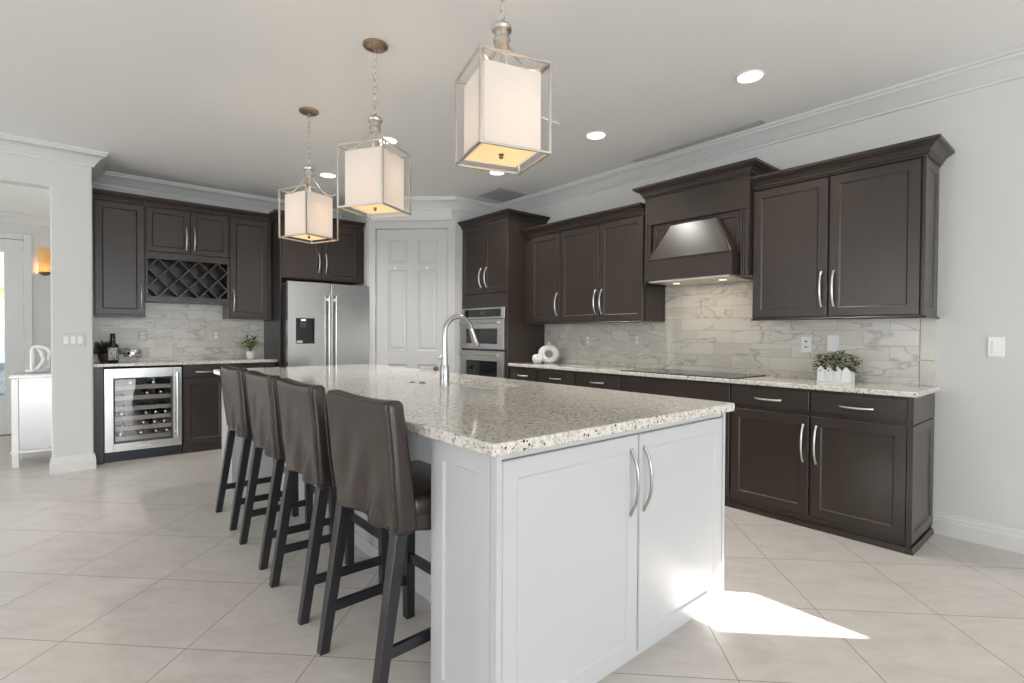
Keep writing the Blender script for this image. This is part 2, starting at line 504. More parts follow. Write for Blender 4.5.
# ------------------------------------------------------------------ structure
struct('floor', bx(nb(), -6.6, 4.3, -7.1, 12.5, -.1, 0), 'floor')
struct('ceiling', bx(nb(), -6.6, 4.3, -7.1, YL + .14, ZC, ZC + .1), 'ceiling')
bm = nb(); bx(bm, .0, 4.3, YL + .14, YB + .2, ZC, ZC + .1); struct('ceiling_bar', bm, 'ceiling')
struct('ceiling_hall', bx(nb(), -6.6, .0, YL + .14, 8.6, 2.60, 2.7), 'ceiling')
# right wall with a small clerestory window ahead of the cabinets (out of the photograph)
TS = math.tan(SUN_EL)
WY0, WY1 = -1.025, -.520
WZ0, WZ1 = (XW - 2.452) / S2 * TS, (XW - 2.02) / S2 * TS
bm = nb()
bx(bm, XW, XW + .02, -7.1, WY0, 0, ZC); bx(bm, XW, XW + .02, WY1, YB + .2, 0, ZC)
bx(bm, XW, XW + .02, WY0, WY1, 0, WZ0); bx(bm, XW, XW + .02, WY0, WY1, WZ1, ZC)
struct('wall_right', bm, 'wall')
bm = nb()
for q in ((WY0 - .03, WY0, WZ0 - .03, WZ1 + .03), (WY1, WY1 + .03, WZ0 - .03, WZ1 + .03), (WY0, WY1, WZ0 - .03, WZ0), (WY0, WY1, WZ1, WZ1 + .03)):
    bx(bm, XW - .012, XW + .025, *q)
struct('window_1', bm, 'trim')
# bar wall, alcove side, pantry corner
struct('wall_back', bx(nb(), .0, 2.80, YB, YB + .12, 0, ZC), 'wall')
struct('wall_alcove', bx(nb(), 2.70, 2.78, 5.76, YB, 0, ZC), 'wall')
DG = 8.46


def dpt(t, off=0):
    """point on the diagonal pantry wall at t, off = distance towards the room"""
    s = DG * S2 - off
    return ((s + t) * S2, (s - t) * S2)


struct('wall_stub', bx(nb(), DG - 5.06 - .02, XW, 5.06, 5.16, 0, ZC), 'wall')
T0, T1, DZ = -2.108, -1.240, 2.462      # door opening
bm = nb()
tl, tr_ = (2.70 - 5.76) * S2, (DG - 2 * 5.06) * S2
for (ta, tb, za, zb) in ((tl, T0, 0, ZC), (T1, tr_, 0, ZC), (T0, T1, DZ, ZC)):
    prism(bm, [dpt(ta), dpt(tb), dpt(tb, -.1), dpt(ta, -.1)], za, zb)
struct('wall_pantry', bm, 'wall')
# left wall with the hall opening, header and end column
OX, HZ = -1.75, 2.462
ol = [(-6.6, 0), (OX, 0), (OX, HZ), (-.15, HZ), (-.15, 0), (.13, 0), (.13, ZC), (-6.6, ZC)]
struct('wall_left', loft(nb(), [[(x, YL, z) for x, z in ol], [(x, YL + .14, z) for x, z in ol]]), 'wall', bevel=.012)
struct('wall_bar_side', bx(nb(), .01, .13, YL + .14, 8.4, 0, ZC), 'wall')
# hall far wall with the glazed door
DX0, DX1, HDZ, HY = -1.36, -.446, 2.308, 8.4
bm = nb(); bx(bm, DX1, .02, HY, HY + .12, 0, 2.7); bx(bm, -6.6, DX0, HY, HY + .12, 0, 2.7); bx(bm, DX0, DX1, HY, HY + .12, HDZ, 2.7)
struct('wall_hall', bm, 'wall')
# rear and left shells of the open-plan room, with big unseen openings behind the fill lamps
bm = nb(); bx(bm, -6.6, -5.0, -7.1, -7.0, 0, ZC); bx(bm, 3.0, 4.3, -7.1, -7.0, 0, ZC); bx(bm, -5.0, 3.0, -7.1, -7.0, 2.45, ZC)
struct('wall_rear', bm, 'wall')
bm = nb(); bx(bm, -6.6, -6.5, -7.1, -.2, 0, ZC); bx(bm, -6.6, -6.5, 5.4, 6.3, 0, ZC); bx(bm, -6.6, -6.5, -.2, 5.4, 0, .28); bx(bm, -6.6, -6.5, -.2, 5.4, 2.42, ZC)
bx(bm, -6.6, -6.5, 8.15, 8.6, 0, ZC); bx(bm, -6.6, -6.5, 6.3, 8.15, 2.35, ZC)
struct('wall_side', bm, 'wall')
struct('sun_shield_rear', bx(nb(), -8.0, 4.3, -11.2, -7.1, 2.6, 2.7), 'wall')  # unseen slab added to keep the sun out of the rear openings
struct('shield_side', bx(nb(), -8.8, -6.6, -7.1, 8.6, 2.6, 2.7), 'wall')  # same kind of unseen shield over the side openings

CROWN = [(0, 0), (.014, 0), (.016, .014), (.022, .018), (.034, .036), (.060, .068), (.088, .088), (.098, .092), (.100, .108), (.112, .110), (.112, .128), (0, .128)]
k = 8.46 - 5.06
path = [(XW, -7.0), (XW, 5.06), (k, 5.06), (2.70, 5.76), (2.70, YB), (.13, YB)]
struct('trim_1', sweep(nb(), path, CROWN, ZC - .128, side=1), 'trim', smooth=35)
path = [(.13, YB), (.13, YL), (-6.5, YL)]
struct('trim_2', sweep(nb(), path, CROWN, ZC - .128, side=1), 'trim', smooth=35)
struct('trim_3', sweep(nb(), [(.01, 8.4), (-6.5, 8.4)], [(o * .7, u * .8) for o, u in CROWN], 2.6 - .1024, side=1), 'trim', smooth=35)
BASEB = [(0, 0), (.016, 0), (.016, .085), (.013, .097), (.013, .108), (.008, .118), (.006, .135), (0, .135)]
struct('baseboard_right', sweep(nb(), [(XW, -7.0), (XW, .728)], BASEB, 0, side=1), 'trim')
struct('baseboard_left', sweep(nb(), [(.13, 6.06), (.13, YL), (-.15, YL), (-.15, YL + .14)], BASEB, 0, side=1), 'trim')
struct('baseboard_hall', sweep(nb(), [(.01, 8.4), (DX1 + .1, 8.4)], BASEB, 0, side=1), 'trim')

# pantry door: casing, slab with six raised panels, hinges, knob, two hooks
ang = -PI / 4
cx_, cy_ = dpt((T0 + T1) / 2)


def diag_thing_local(o):
    o.location = (cx_, cy_, 0); o.rotation_euler = (0, 0, -PI / 4)


w2 = (T1 - T0) / 2
bm = nb()
for (xa, xb, za, zb) in ((-w2 - .085, -w2, 0, DZ + .085), (w2, w2 + .085, 0, DZ + .085), (-w2, w2, DZ, DZ + .085)):
    bx(bm, xa, xb, -.018, 0, za, zb)
bx(bm, -w2 - .097, -w2 - .085, -.026, 0, 0, DZ + .097); bx(bm, w2 + .085, w2 + .097, -.026, 0, 0, DZ + .097); bx(bm, -w2 - .085, w2 + .085, -.026, 0, DZ + .085, DZ + .097)
cas = struct('trim_4', bm, 'door_paint', bevel=.003); diag_thing_local(cas)
dr = bpy.data.objects.new('door_1', None); COL.objects.link(dr); diag_thing_local(dr); dr['kind'] = 'structure'
dr['label'] = 'white six-panel pantry door across the kitchen corner'
bm = nb()
xs = [(-w2 + .158 - .012, -w2 + .377), (w2 - .36 , w2 - .131)]
zs = [(.16, .86), (1.02, 1.975), (2.055, 2.335)]
ya, yb = .006, .045
e = .004
xcuts = [-w2 + e, xs[0][0], xs[0][1], xs[1][0], xs[1][1], w2 - e]
zcuts = [.008, zs[0][0], zs[0][1], zs[1][0], zs[1][1], zs[2][0], zs[2][1], DZ - e]
for i in range(5):
    for j in range(7):
        x0, x1, z0, z1 = xcuts[i], xcuts[i + 1], zcuts[j], zcuts[j + 1]
        if i in (1, 3) and j in (1, 3, 5):
            ringpanel(bm, x0, x1, z0, z1, [(0, ya), (.010, ya + .010), (.022, ya + .011), (.042, ya + .003)], back=yb)
        else:
            bx(bm, x0, x1, ya, yb, z0, z1)
bmesh.ops.remove_doubles(bm, verts=bm.verts[:], dist=1e-5)
obj('door_leaf', bm, 'door_paint', dr)
for z in (.954, 1.622, 2.24):
    o = obj('hinge', lathe(nb(), [(.006, z - .045), (.006, z + .045)], -w2 - .001, -.003, 10), 'nickel', dr, smooth=40); o['label'] = 'nickel door hinge'
kn = nb(); lathe(kn, [(.028, -.0), (.028, -.006), (.010, -.012), (.010, -.035), (.022, -.04), (.029, -.055), (.026, -.068), (.012, -.075)], w2 - .132, .812, 16, axis='y')
bmesh.ops.translate(kn, verts=kn.verts[:], vec=(0, .006, 0))
o = obj('door_knob', kn, 'bronze', dr, smooth=50); o['label'] = 'bronze door knob'
for x in (-1.876, -1.490):
    bm = nb(); xx = x - (T0 + T1) / 2
    bx(bm, xx - .009, xx + .009, .001, .006, 1.985, 2.02); tube(bm, [(xx, .003, 2.0), (xx, -.016, 1.998), (xx, -.022, 2.008)], .004, 6)
    o = obj('coat_hook', bm, 'nickel', dr); o['label'] = 'small nickel hook'

# hall door with glass
hd = bpy.data.objects.new('door_2', None); COL.objects.link(hd); hd.location = (0, HY, 0); hd['kind'] = 'structure'
hd['label'] = 'white glazed hall door seen through the opening'
GX0, GX1, GZ0, GZ1 = DX0 + .172, -.618, .47, 2.15
bm = nb()
bx(bm, DX0 + .004, GX0, .01, .055, .02, HDZ - .004); bx(bm, GX1, DX1 - .004, .01, .055, .02, HDZ - .004)
bx(bm, GX0, GX1, .01, .055, .02, GZ0); bx(bm, GX0, GX1, .01, .055, GZ1, HDZ - .004)
obj('door_leaf', bm, 'trim', hd, bevel=.003)
o = obj('glass_pane', bx(nb(), GX0, GX1, .03, .036, GZ0, GZ1), 'glass', hd); o['label'] = 'clear glass pane'
for z in (.35, 1.05, 1.60, 2.10):
    o = obj('hinge', lathe(nb(), [(.009, z - .05), (.009, z + .05)], DX1, .004, 8), 'nickel', hd); o['label'] = 'nickel door hinge'
bm = nb(); bx(bm, DX1, DX1 + .07, -.018, 0, 0, HDZ + .07); bx(bm, DX0 - .07, DX0, -.018, 0, 0, HDZ + .07); bx(bm, DX0, DX1, -.018, 0, HDZ, HDZ + .07)
o = obj('door_casing', bm, 'trim', hd, bevel=.004)
bm = nb(); bx(bm, DX0, DX1, 0, .1, 0, .018); o = obj('threshold', bm, 'bronze', hd); o['label'] = 'dark threshold strip'

# outdoors beyond the hall door
bm = nb(); random.seed(3)
for i in range(26):
    bmesh.ops.create_icosphere(bm, subdivisions=2, radius=random.uniform(.22, .4),
                               matrix=Matrix.Translation((random.uniform(-2.4, -.3), random.uniform(11.0, 11.6), random.uniform(.2, 1.75))))
for v_ in bm.verts: v_.co += Vector((noise.noise(v_.co * 7), noise.noise(v_.co * 7 + Vector((5, 0, 0))), noise.noise(v_.co * 7 + Vector((0, 9, 0))))) * .12
hg = obj('hedge', bm, 'hedge'); hg['kind'] = 'stuff'; tag(hg, 'sunlit green hedge outside the glazed hall door', 'hedge')
pl = thing('garden_planter', 'tall blue glazed planter outside the glazed hall door', 'planter', (-.83, 9.35, 0))
obj('pot', lathe(nb(), [(.17, 0), (.21, .3), (.25, .85), (.27, 1.12), (.29, 1.16), (.27, 1.18), (.24, 1.10), (.23, 1.08)], seg=28), 'blue', pl, smooth=50)
obj('soil', lathe(nb(), [(.235, 1.06), (.22, 1.09), (.01, 1.10)], seg=20), 'soil', pl)
struct('patio_ground', bx(nb(), -5, 3, 12.5, 15, -.1, -.0), 'wall')

# ------------------------------------------------------------------ backsplashes
bs = thing('tile_backsplash', 'marble subway tile backsplash along the cooktop wall', 'backsplash', (0, 0, 0))
obj('tile_field', bx(nb(), XW - .0105, XW - .0005,   .802, 4.202, CT, 1.655), 'marble_y', bs)
bm = nb()
for z0, z1 in ((CT, 1.07), (1.073, 1.36)):
    bx(bm, XW - .0115, XW - .0005, .722, .800, z0, z1)
o = obj('edge_tile', bm, 'marble_edge', bs, bevel=.0015); o['label'] = 'upright edge tiles'
bs2 = obj('tile_backsplash', bx(nb(), .1305, 1.7205, YB - .0105, YB - .0005, .9302, 1.53), 'marble_x'); tag(bs2, 'marble subway tile backsplash above the drinks bar counter', 'backsplash')

CABCROWN = [(0, 0), (.008, 0), (.008, .010), (.018, .014), (.018, .026), (.024, .031), (.034, .046), (.050, .056), (.056, .057), (.056, .064), (.068, .066), (.072, .070), (.072, .086), (0, .086)]


# ------------------------------------------------------------------ right-wall cabinets (local frame: front faces -y, x to the right seen from the front)
def rcab(name, label, ycentre, xfront, group=None, z=0):
    return thing(name, label, 'cabinet', (xfront, ycentre, z), -PI / 2, group)


# end base cabinet  (Y .735 .. 1.765)
XF = 3.545
def base_unit(y0, y1, label, seams, doors_, end=False):
    w = y1 - y0; t = rcab('base_cabinet', label, (y0 + y1) / 2, XF)
    h = w / 2
    bm = nb(); bx(bm, -h, h, .022, XW - XF - .003, .0, CB - .001)
    obj('carcass', bm, 'espresso', t)
    sw = w / seams
    return t, h, sw


t, h, sw = base_unit(.733, 1.768, 'dark two-door base cabinet with two drawers at the open end of the run', 2, 2)
xr = h - .018
mid = 0.0
for (xa, xb, hx) in ((-h + .004, mid - .006, -.038), (mid + .006, xr, .038)):
    door(t, xa, xb, .745, .868, hx=(xa + xb) / 2, hz=.795, hl=.17, name='drawer', hvert=False, slab=True)
    door(t, xa, xb, .078, .712, hx=hx, hz=.537, hl=.24)
# end panel (faces world -Y => local +x side)
bm = nb()
D = XW - XF
def side_panel(bm, xs_, y0, y1, z0, z1, rail=.055, dep=.008, th=.012):
    """framed panel on the +x side at x = xs_"""
    R = []
    for ins, x in ((0, xs_), (0.0, xs_ + th), (rail, xs_ + th), (rail + .006, xs_ + th - dep)):
        R.append([(x, y0 + ins, z0 + ins), (x, y1 - ins, z0 + ins), (x, y1 - ins, z1 - ins), (x, y0 + ins, z1 - ins)])
    loft(bm, R)
side_panel(bm, h, .0, D - .02, .06, .72)
bx(bm, h, h + .012, .0, D - .02, .726, CB - .002)
bx(bm, h - .016, h, -.0005, .022, .0, CB - .002)
obj('end_panel', bm, 'espresso', t, bevel=.0015)
bm = nb()
prof = [(0, 0), (.009, 0), (.009, .010), (.006, .018), (.002, .030), (0, .034)]
sweep(bm, [(-h, 0.012), (h + .010, 0.012), (h + .010, D - .02)], prof, 0, side=-1)
obj('base_moulding', bm, 'espresso', t)

t, h, sw = base_unit(1.772, 2.730, 'dark base cabinet with a plain false drawer front under the cooktop', 1, 2)
door(t, -h + .004, h - .004, .745, .868, name='drawer', slab=True)
door(t, -h + .004, -.003, .078, .712, hx=-.04, hz=.54, hl=.24); door(t, .003, h - .004, .078, .712, hx=.04, hz=.54, hl=.24)
bm = nb(); sweep(bm, [(-h, .012), (h, .012)], prof, 0, side=-1); obj('base_moulding', bm, 'espresso', t)
for (y0, y1, lab) in ((2.734, 3.254, 'dark drawer base cabinet just left of the cooktop'),
                      (3.258, 3.772, 'dark drawer base cabinet second to the left of the cooktop'),
                      (3.776, 4.202, 'narrow dark drawer base cabinet against the oven tower')):
    t, h, sw = base_unit(y0, y1, lab, 1, 1)
    door(t, -h + .004, h - .004, .745, .868, hx=0, hz=.795, hl=.15, name='drawer', hvert=False, slab=True)
    door(t, -h + .004, h - .004, .078, .712, hx=h - .04, hz=.54, hl=.24)
    bm = nb(); sweep(bm, [(-h, .012), (h, .012)], prof, 0, side=-1); obj('base_moulding', bm, 'espresso', t)

# perimeter worktop
wt = obj('worktop', bx(nb(), XF - .022, XW - .0005, .700, 4.2035, CB, CT), 'granite', bevel=.006, segs=3)
tag(wt, 'speckled granite worktop along the cooktop wall', 'worktop')

# upper cabinets right of hood
XU = 3.745


def upper(y0, y1, label, doors_, name='wall_cabinet', z0=1.343, ztop=2.268, end_right=False, end_left=False, crown=True):
    w = y1 - y0; h = w / 2
    t = rcab(name, label, (y0 + y1) / 2, XU)
    D = XW - XU
    obj('carcass', bx(nb(), -h, h, .022, D - .0005, z0, ztop + .02), 'espresso', t)
    for d in doors_: door(t, *d)
    bm = nb()
    sweep(bm, [(-h, .004), (h + (.012 if end_right else 0), .004)] + ([(h + .012, D)] if end_right else []), [(0, 0), (.010, 0), (.012, .008), (.006, .016), (0, .016)], z0 - .014, side=-1)
    obj('light_rail', bm, 'espresso', t)
    if crown:
        p = [(-h, .004), (h + (.012 if end_right else 0), .004)] + ([(h + .012, D - .001)] if end_right else [])
        if end_left: p = [(-h, D - .001)] + p
        bm = nb(); sweep(bm, p, CABCROWN, ztop - .002, side=-1)
        obj('crown_moulding', bm, 'espresso', t)
    if end_right:
        bm = nb(); side_panel(bm, h, .0, D - .002, z0 + .002, ztop); obj('end_panel', bm, 'espresso', t, bevel=.0015)
    return t, h


h_ = (1.716 - .732) / 2
upper(.732, 1.716, 'dark two-door wall cabinet right of the range hood', [(-h_ + .003, -.005, 1.35, 2.258, -.038, 1.53, .23), (.005, h_ - .014, 1.35, 2.258, .034, 1.53, .23)], end_right=True)
h_ = (3.656 - 2.642) / 2
upper(2.642, 3.656, 'dark two-door wall cabinet left of the range hood', [(-h_ + .004, -.004, 1.35, 2.258, -.036, 1.53, .23), (.004, h_ - .014, 1.35, 2.258, .036, 1.53, .23)])
h_ = (4.200 - 3.660) / 2
upper(3.660, 4.200, 'narrow single-door dark wall cabinet beside the oven tower', [(-h_ + .105, h_ - .004, 1.35, 2.258, h_ - .035, 1.53, .23)])

# range hood
HXF = 3.700
t = thing('range_hood', 'dark wooden range hood with sloped canopy over the cooktop', 'range hood', (HXF, 2.165, 0), -PI / 2)
hw = (2.610 - 1.722) / 2; D = XW - HXF
bm = nb()
bx(bm, -hw, hw, .028, D - .012, 1.66, 2.385)
bx(bm, -hw, hw, .0, .028, 2.145, 2.385)             # frieze
for s in (-1, 1):
    bx(bm, min(s * hw, s * (hw - .012)), max(s * hw, s * (hw - .012)), .0, .028, 1.66, 2.145)
obj('hood_box', bm, 'espresso', t)
for s in (-1, 1):
    bm = nb(); cxx = s * (hw - .038)
    bx(bm, cxx - .026, cxx + .026, .004, .028, 1.66, 2.142)
    for q in (-.017, 0, .017): lathe(bm, [(.0080, 1.665), (.0080, 2.138)], cxx + q, .0, 10)
    obj('fluted_pilaster', bm, 'espresso', t, smooth=40)
bm = nb(); ringpanel(bm, -hw + .07, hw - .07, 1.70, 2.135, [(0, .018), (.035, .018), (.042, .024)], back=.028); obj('back_panel', bm, 'espresso', t)
bm = nb()
yc = -.100
bx(bm, -.368, .368, yc, .027, 1.668, 1.838)
bx(bm, -.374, .374, yc - .006, .027, 1.826, 1.842); bx(bm, -.374, .374, yc - .006, .027, 1.664, 1.680)
for s in (-1, 1): bx(bm, s * .368 - (.012 if s > 0 else 0), s * .368 + (0 if s > 0 else .012), yc - .004, yc, 1.68, 1.826)
obj('canopy_fascia', bm, 'espresso', t, bevel=.002)
bm = nb()
loft(bm, [[(-.352, yc + .012, 1.842), (.352, yc + .012, 1.842), (.352, .026, 1.842), (-.352, .026, 1.842)],
          [(-.205, .002, 2.112), (.205, .002, 2.112), (.205, .026, 2.112), (-.205, .026, 2.112)]])
obj('sloped_canopy', bm, 'espresso', t)
for s in (-1, 1):
    obj('edge_bead', tube(nb(), [(s * .352, yc + .010, 1.842), (s * .205, .0, 2.112)], .007, 6), 'espresso', t)
bm = nb(); sweep(bm, [(-hw, D - .001), (-hw, 0), (hw, 0), (hw, D - .001)], [(o * 1.05, u * 1.05) for o, u in CABCROWN], 2.375, side=-1); obj('crown_moulding', bm, 'espresso', t)
o = obj('hood_insert', bx(nb(), -.34, .34, yc + .02, D - .03, 1.650, 1.664), 'hood_under', t); o['label'] = 'steel underside insert'
for s in (-1, 1):
    o = obj('hood_lamp', lathe(nb(), [(.028, 1.6475), (.028, 1.6515)], s * .20, .10, 16), 'hoodlight', t); o['label'] = 'warm lit hood lamp'
hl = bpy.data.lights.new('hood_light', 'AREA'); hl.size = .5; hl.size_y = .12; hl.shape = 'RECTANGLE'; hl.energy = 1.0; hl.color = (1, .78, .55)
o = bpy.data.objects.new('hood_light', hl); COL.objects.link(o); o.location = (HXF + .12, 2.165, 1.64); o.rotation_euler = (0, 0, PI / 2)

# cooktop
t = thing('cooktop', 'black glass electric cooktop set in the granite worktop', 'cooktop', (3.80, 2.24, CT))
obj('glass_surface', bx(nb(), -.255, .245, -.50, .49, .0003, .007), 'black_glass', t, bevel=.002)
o = obj('metal_edge', bx(nb(), -.258, .248, -.503, .493, .0002, .0045), 'gasket', t); o['label'] = 'thin dark metal edge'
for (x, y, r_) in ((-.1, -.28, .09), (.12, -.28, .07), (-.1, .2, .07), (.12, .22, .10)):
    bm = nb(); tube(bm, [(x + r_ * math.cos(i * PI / 16), y + r_ * math.sin(i * PI / 16), .0068) for i in range(32)], .0009, 4, closed=True)
    o = obj('burner_ring', bm, 'gasket', t); o['label'] = 'faint grey burner ring'

# oven tower
XT = 3.520
t = thing('oven_tower', 'tall dark cabinet housing the double oven', 'cabinet', (XT, 4.630, 0), -PI / 2)
hw = (5.055 - 4.205) / 2; D = XW - XT
bm = nb()
bx(bm, -hw, -hw + .02, .022, D - .002, 0, 2.455); bx(bm, hw - .02, hw, .022, D - .002, 0, 2.455)
bx(bm, -hw + .02, hw - .02, D - .03, D - .002, 0, 2.455)
bx(bm, -hw + .02, hw - .02, .022, D - .03, 1.525, 2.455); bx(bm, -hw + .02, hw - .02, .022, D - .03, 0, .68)
bx(bm, -hw, hw, .004, .022, 1.520, 1.672); bx(bm, -hw, -hw + .022, .004, .022, .0, 1.52); bx(bm, hw - .026, hw, .004, .022, .0, 1.52)
obj('carcass', bm, 'espresso', t)
door(t, -hw + .004, -.003, 1.680, 2.448, -.05, 1.86, .22); door(t, .003, hw - .012, 1.680, 2.448, .05, 1.86, .22)
door(t, -hw + .024, hw - .028, .10, .66, hx=0, hz=.58, hl=.17, name='drawer', hvert=False)
bm = nb(); sweep(bm, [(-hw, .004), (hw, .004), (hw, D - .002)], CABCROWN, 2.452, side=-1); obj('crown_moulding', bm, 'espresso', t)

t = thing('double_oven', 'stainless steel double wall oven in the dark tower', 'oven', (XT, 4.632, 0), -PI / 2)
hw = .392
obj('oven_body', bx(nb(), -hw + .02, hw - .02, .003, .50, .69, 1.515), 'gasket', t)
bm = nb(); bx(bm, -hw, hw, -.018, .003, 1.395, 1.517); obj('control_panel', bm, 'steel', t, bevel=.003)
o = obj('control_display', bx(nb(), -hw + .05, hw - .06, -.0195, -.0178, 1.415, 1.50), 'black_glass', t); o['label'] = 'black glass display'
o2 = obj('lit_screen', bx(nb(), -.05, .05, -.0200, -.0196, 1.435, 1.485), 'gasket', o)
for (za, zb, g0, g1) in ((1.055, 1.388, 1.115, 1.285), (.700, 1.035, .745, .925)):
    bm = nb(); ringpanel(bm, -hw, hw, za, zb, [(0, -.026), (.004, -.030)], back=.002)
    d = obj('oven_door', bm, 'steel', t)
    o = obj('oven_window', bx(nb(), -hw + .105, hw - .105, -.0315, -.0295, g0, g1), 'black_glass', d, bevel=.001); o['label'] = 'dark oven window'
    bm = nb(); zz = zb - .038
    tube(bm, [(-hw + .05, -.075, zz), (hw - .05, -.075, zz)], .0125, 12)
    for s in (-1, 1): bx(bm, s * (hw - .075) - .012, s * (hw - .075) + .012, -.075, -.03, zz - .011, zz + .011)
    obj('handle', bm, 'steel', d, smooth=40)

# ------------------------------------------------------------------ bar wall (front faces -y directly)
YF = 6.068
t = thing('base_cabinet', 'dark bar base cabinet with drawers beside the wine cooler', 'cabinet', (0, YF, 0))
obj('carcass', bx(nb(), .832, 1.712, .022, YB - YF - .002, .075, .898), 'espresso', t)
obj('toe_board', bx(nb(), .832, 1.712, .018, .04, 0, .075), 'espresso', t)
for (xa, xb) in ((.838, 1.215), (1.221, 1.705)):
    door(t, xa, xb, .772, .876, hx=(xa + xb) / 2 , hz=.822, hl=.16, name='drawer', hvert=False, slab=True)
    door(t, xa, xb, .085, .758, hx=None)
fl = obj('filler_panel', bx(nb(), .1305, .204, YF + .005, YB - .02, 0, .898), 'espresso'); tag(fl, 'narrow dark filler panel between white column and wine cooler', 'cabinet panel')
wt = obj('worktop', bx(nb(), .131, 1.7215, YF - .030, YB - .0005, .90, .930), 'granite', bevel=.005, segs=3)
# notch around the tall panel is hidden; keep the slab in front of it
tag(wt, 'short granite worktop of the drinks bar', 'worktop')

# wine cooler
t = thing('wine_cooler', 'stainless steel glass-door wine cooler under the bar counter', 'wine cooler', (.514, YF, 0))
hw = .304
bm = nb(); z0, z1, yb2 = .10, .872, .48
bx(bm, -hw, -hw + .03, .03, yb2, z0, z1); bx(bm, hw - .03, hw, .03, yb2, z0, z1); bx(bm, -hw + .03, hw - .03, .03, yb2, z0, z0 + .04)
bx(bm, -hw + .03, hw - .03, .03, yb2, z1 - .03, z1); bx(bm, -hw + .03, hw - .03, yb2 - .02, yb2, z0 + .04, z1 - .03)
obj('cabinet_shell', bm, 'cooler_in', t)
bm = nb(); bx(bm, -hw, hw, .035, .30, .0, .10); o = obj('toe_grille', bm, 'blackmetal', t); o['label'] = 'black toe grille'
bm = nb(); gx0, gx1, gz0, gz1 = -.237, .228, .178, .790
bx(bm, -hw, gx0, -.022, .022, .102, .880); bx(bm, gx1, hw, -.022, .022, .102, .880); bx(bm, gx0, gx1, -.022, .022, .102, gz0); bx(bm, gx0, gx1, -.022, .022, gz1, .880)
dd = obj('door_frame', bm, 'steel_v', t, bevel=.002)
bm = nb(); q = .012
bx(bm, gx0, gx0 + q, -.0235, .01, gz0, gz1); bx(bm, gx1 - q, gx1, -.0235, .01, gz0, gz1); bx(bm, gx0 + q, gx1 - q, -.0235, .01, gz0, gz0 + q); bx(bm, gx0 + q, gx1 - q, -.0235, .01, gz1 - q, gz1)
o = obj('door_gasket', bm, 'gasket', dd, bevel=.004); o['label'] = 'dark window gasket'
o = obj('glass_pane', bx(nb(), gx0 + q, gx1 - q, -.008, -.004, gz0 + q, gz1 - q), 'glass', dd); o['label'] = 'clear glass pane'
bm = nb(); tube(bm, [(.262, -.075, .20), (.262, -.075, .83)], .012, 12)
for z in (.235, .795): tube(bm, [(.262, -.075, z), (.262, -.02, z)], .009, 8)
obj('handle', bm, 'chrome', dd, smooth=50)
o = obj('badge_plate', bx(nb(), -.06, .05, -.0245, -.0215, .128, .152), 'chrome', dd); o['label'] = 'small bright badge plate'
shelf_z = [.205, .300, .395, .490, .590, .690]
for i, z in enumerate(shelf_z):
    bm = nb(); bx(bm, -hw + .045, hw - .045, .040, .062, z - .016, z + .024)
    for k_ in range(6): bx(bm, -hw + .06 + k_ * .094, -hw + .075 + k_ * .094, .062, .44, z - .004, z + .004)
    o = obj('shelf', bm, 'shelf_wood', t); o['label'] = 'pale wooden wine shelf'
# bottles on the shelves
wb = None
random.seed(11)
for (si, xo) in ((0, -.18), (0, -.02), (0, .10), (0, .19), (1, .0), (1, .09), (1, .17), (2, -.17), (2, .02), (2, .10), (2, .18), (4, .03), (4, .14), (5, -.1), (5, .08)):
    if wb is None:
        wb = thing('wine_bottle', 'dark wine bottle lying on a shelf inside the wine cooler', 'bottle', (0, 0, 0), 0, 'wine bottles in the cooler')
        prof = [(.001, .36), (.034, .36), (.037, .35), (.037, .17), (.030, .14), (.015, .11), (.0135, .075), (.0135, .0)]
        obj('bottle_body', lathe(nb(), [(r_, y_ + .0) for r_, y_ in prof], seg=16, axis='y'), 'bottle', wb, smooth=40)
        o = obj('foil_cap', lathe(nb(), [(.0150, .045), (.0150, -.002), (.012, -.004), (.001, -.004)], seg=14, axis='y'), 'chrome', wb, smooth=40); o['label'] = 'silver foil cap'
        c = wb
    else:
        c = copy_tree(wb)
    c.location = (.514 + xo, YF + .066, shelf_z[si] + .0412)

# bar uppers
YU = 6.215


def bar_upper(x0, x1, z0, label, doors_, ztop=2.47):
    t = thing('wall_cabinet', label, 'cabinet', (0, YU, 0))
    obj('carcass', bx(nb(), x0, x1, .022, YB - YU - .001, z0, ztop + .01), 'espresso', t)
    for d in doors_: door(t, *d)
    bm = nb(); sweep(bm, [(x0, .004), (x1, .004)], CABCROWN, ztop - .002, side=-1); obj('crown_moulding', bm, 'espresso', t)
    return t


t = bar_upper(.131, .538, 1.388, 'tall dark wall cabinet beside the white column at the bar', [(.150, .532, 1.392, 2.465, .504, 1.575, .23)])
bm = nb(); bx(bm, .131, .542, -.008, .34, 1.376, 1.388); obj('light_rail', bm, 'espresso', t)
t = bar_upper(1.282, 1.713, 1.388, 'tall dark wall cabinet next to the refrigerator panel at the bar', [(1.290, 1.668, 1.392, 2.465, 1.322, 1.575, .23)])
bm = nb(); bx(bm, 1.278, 1.713, -.008, .34, 1.376, 1.388); obj('light_rail', bm, 'espresso', t)
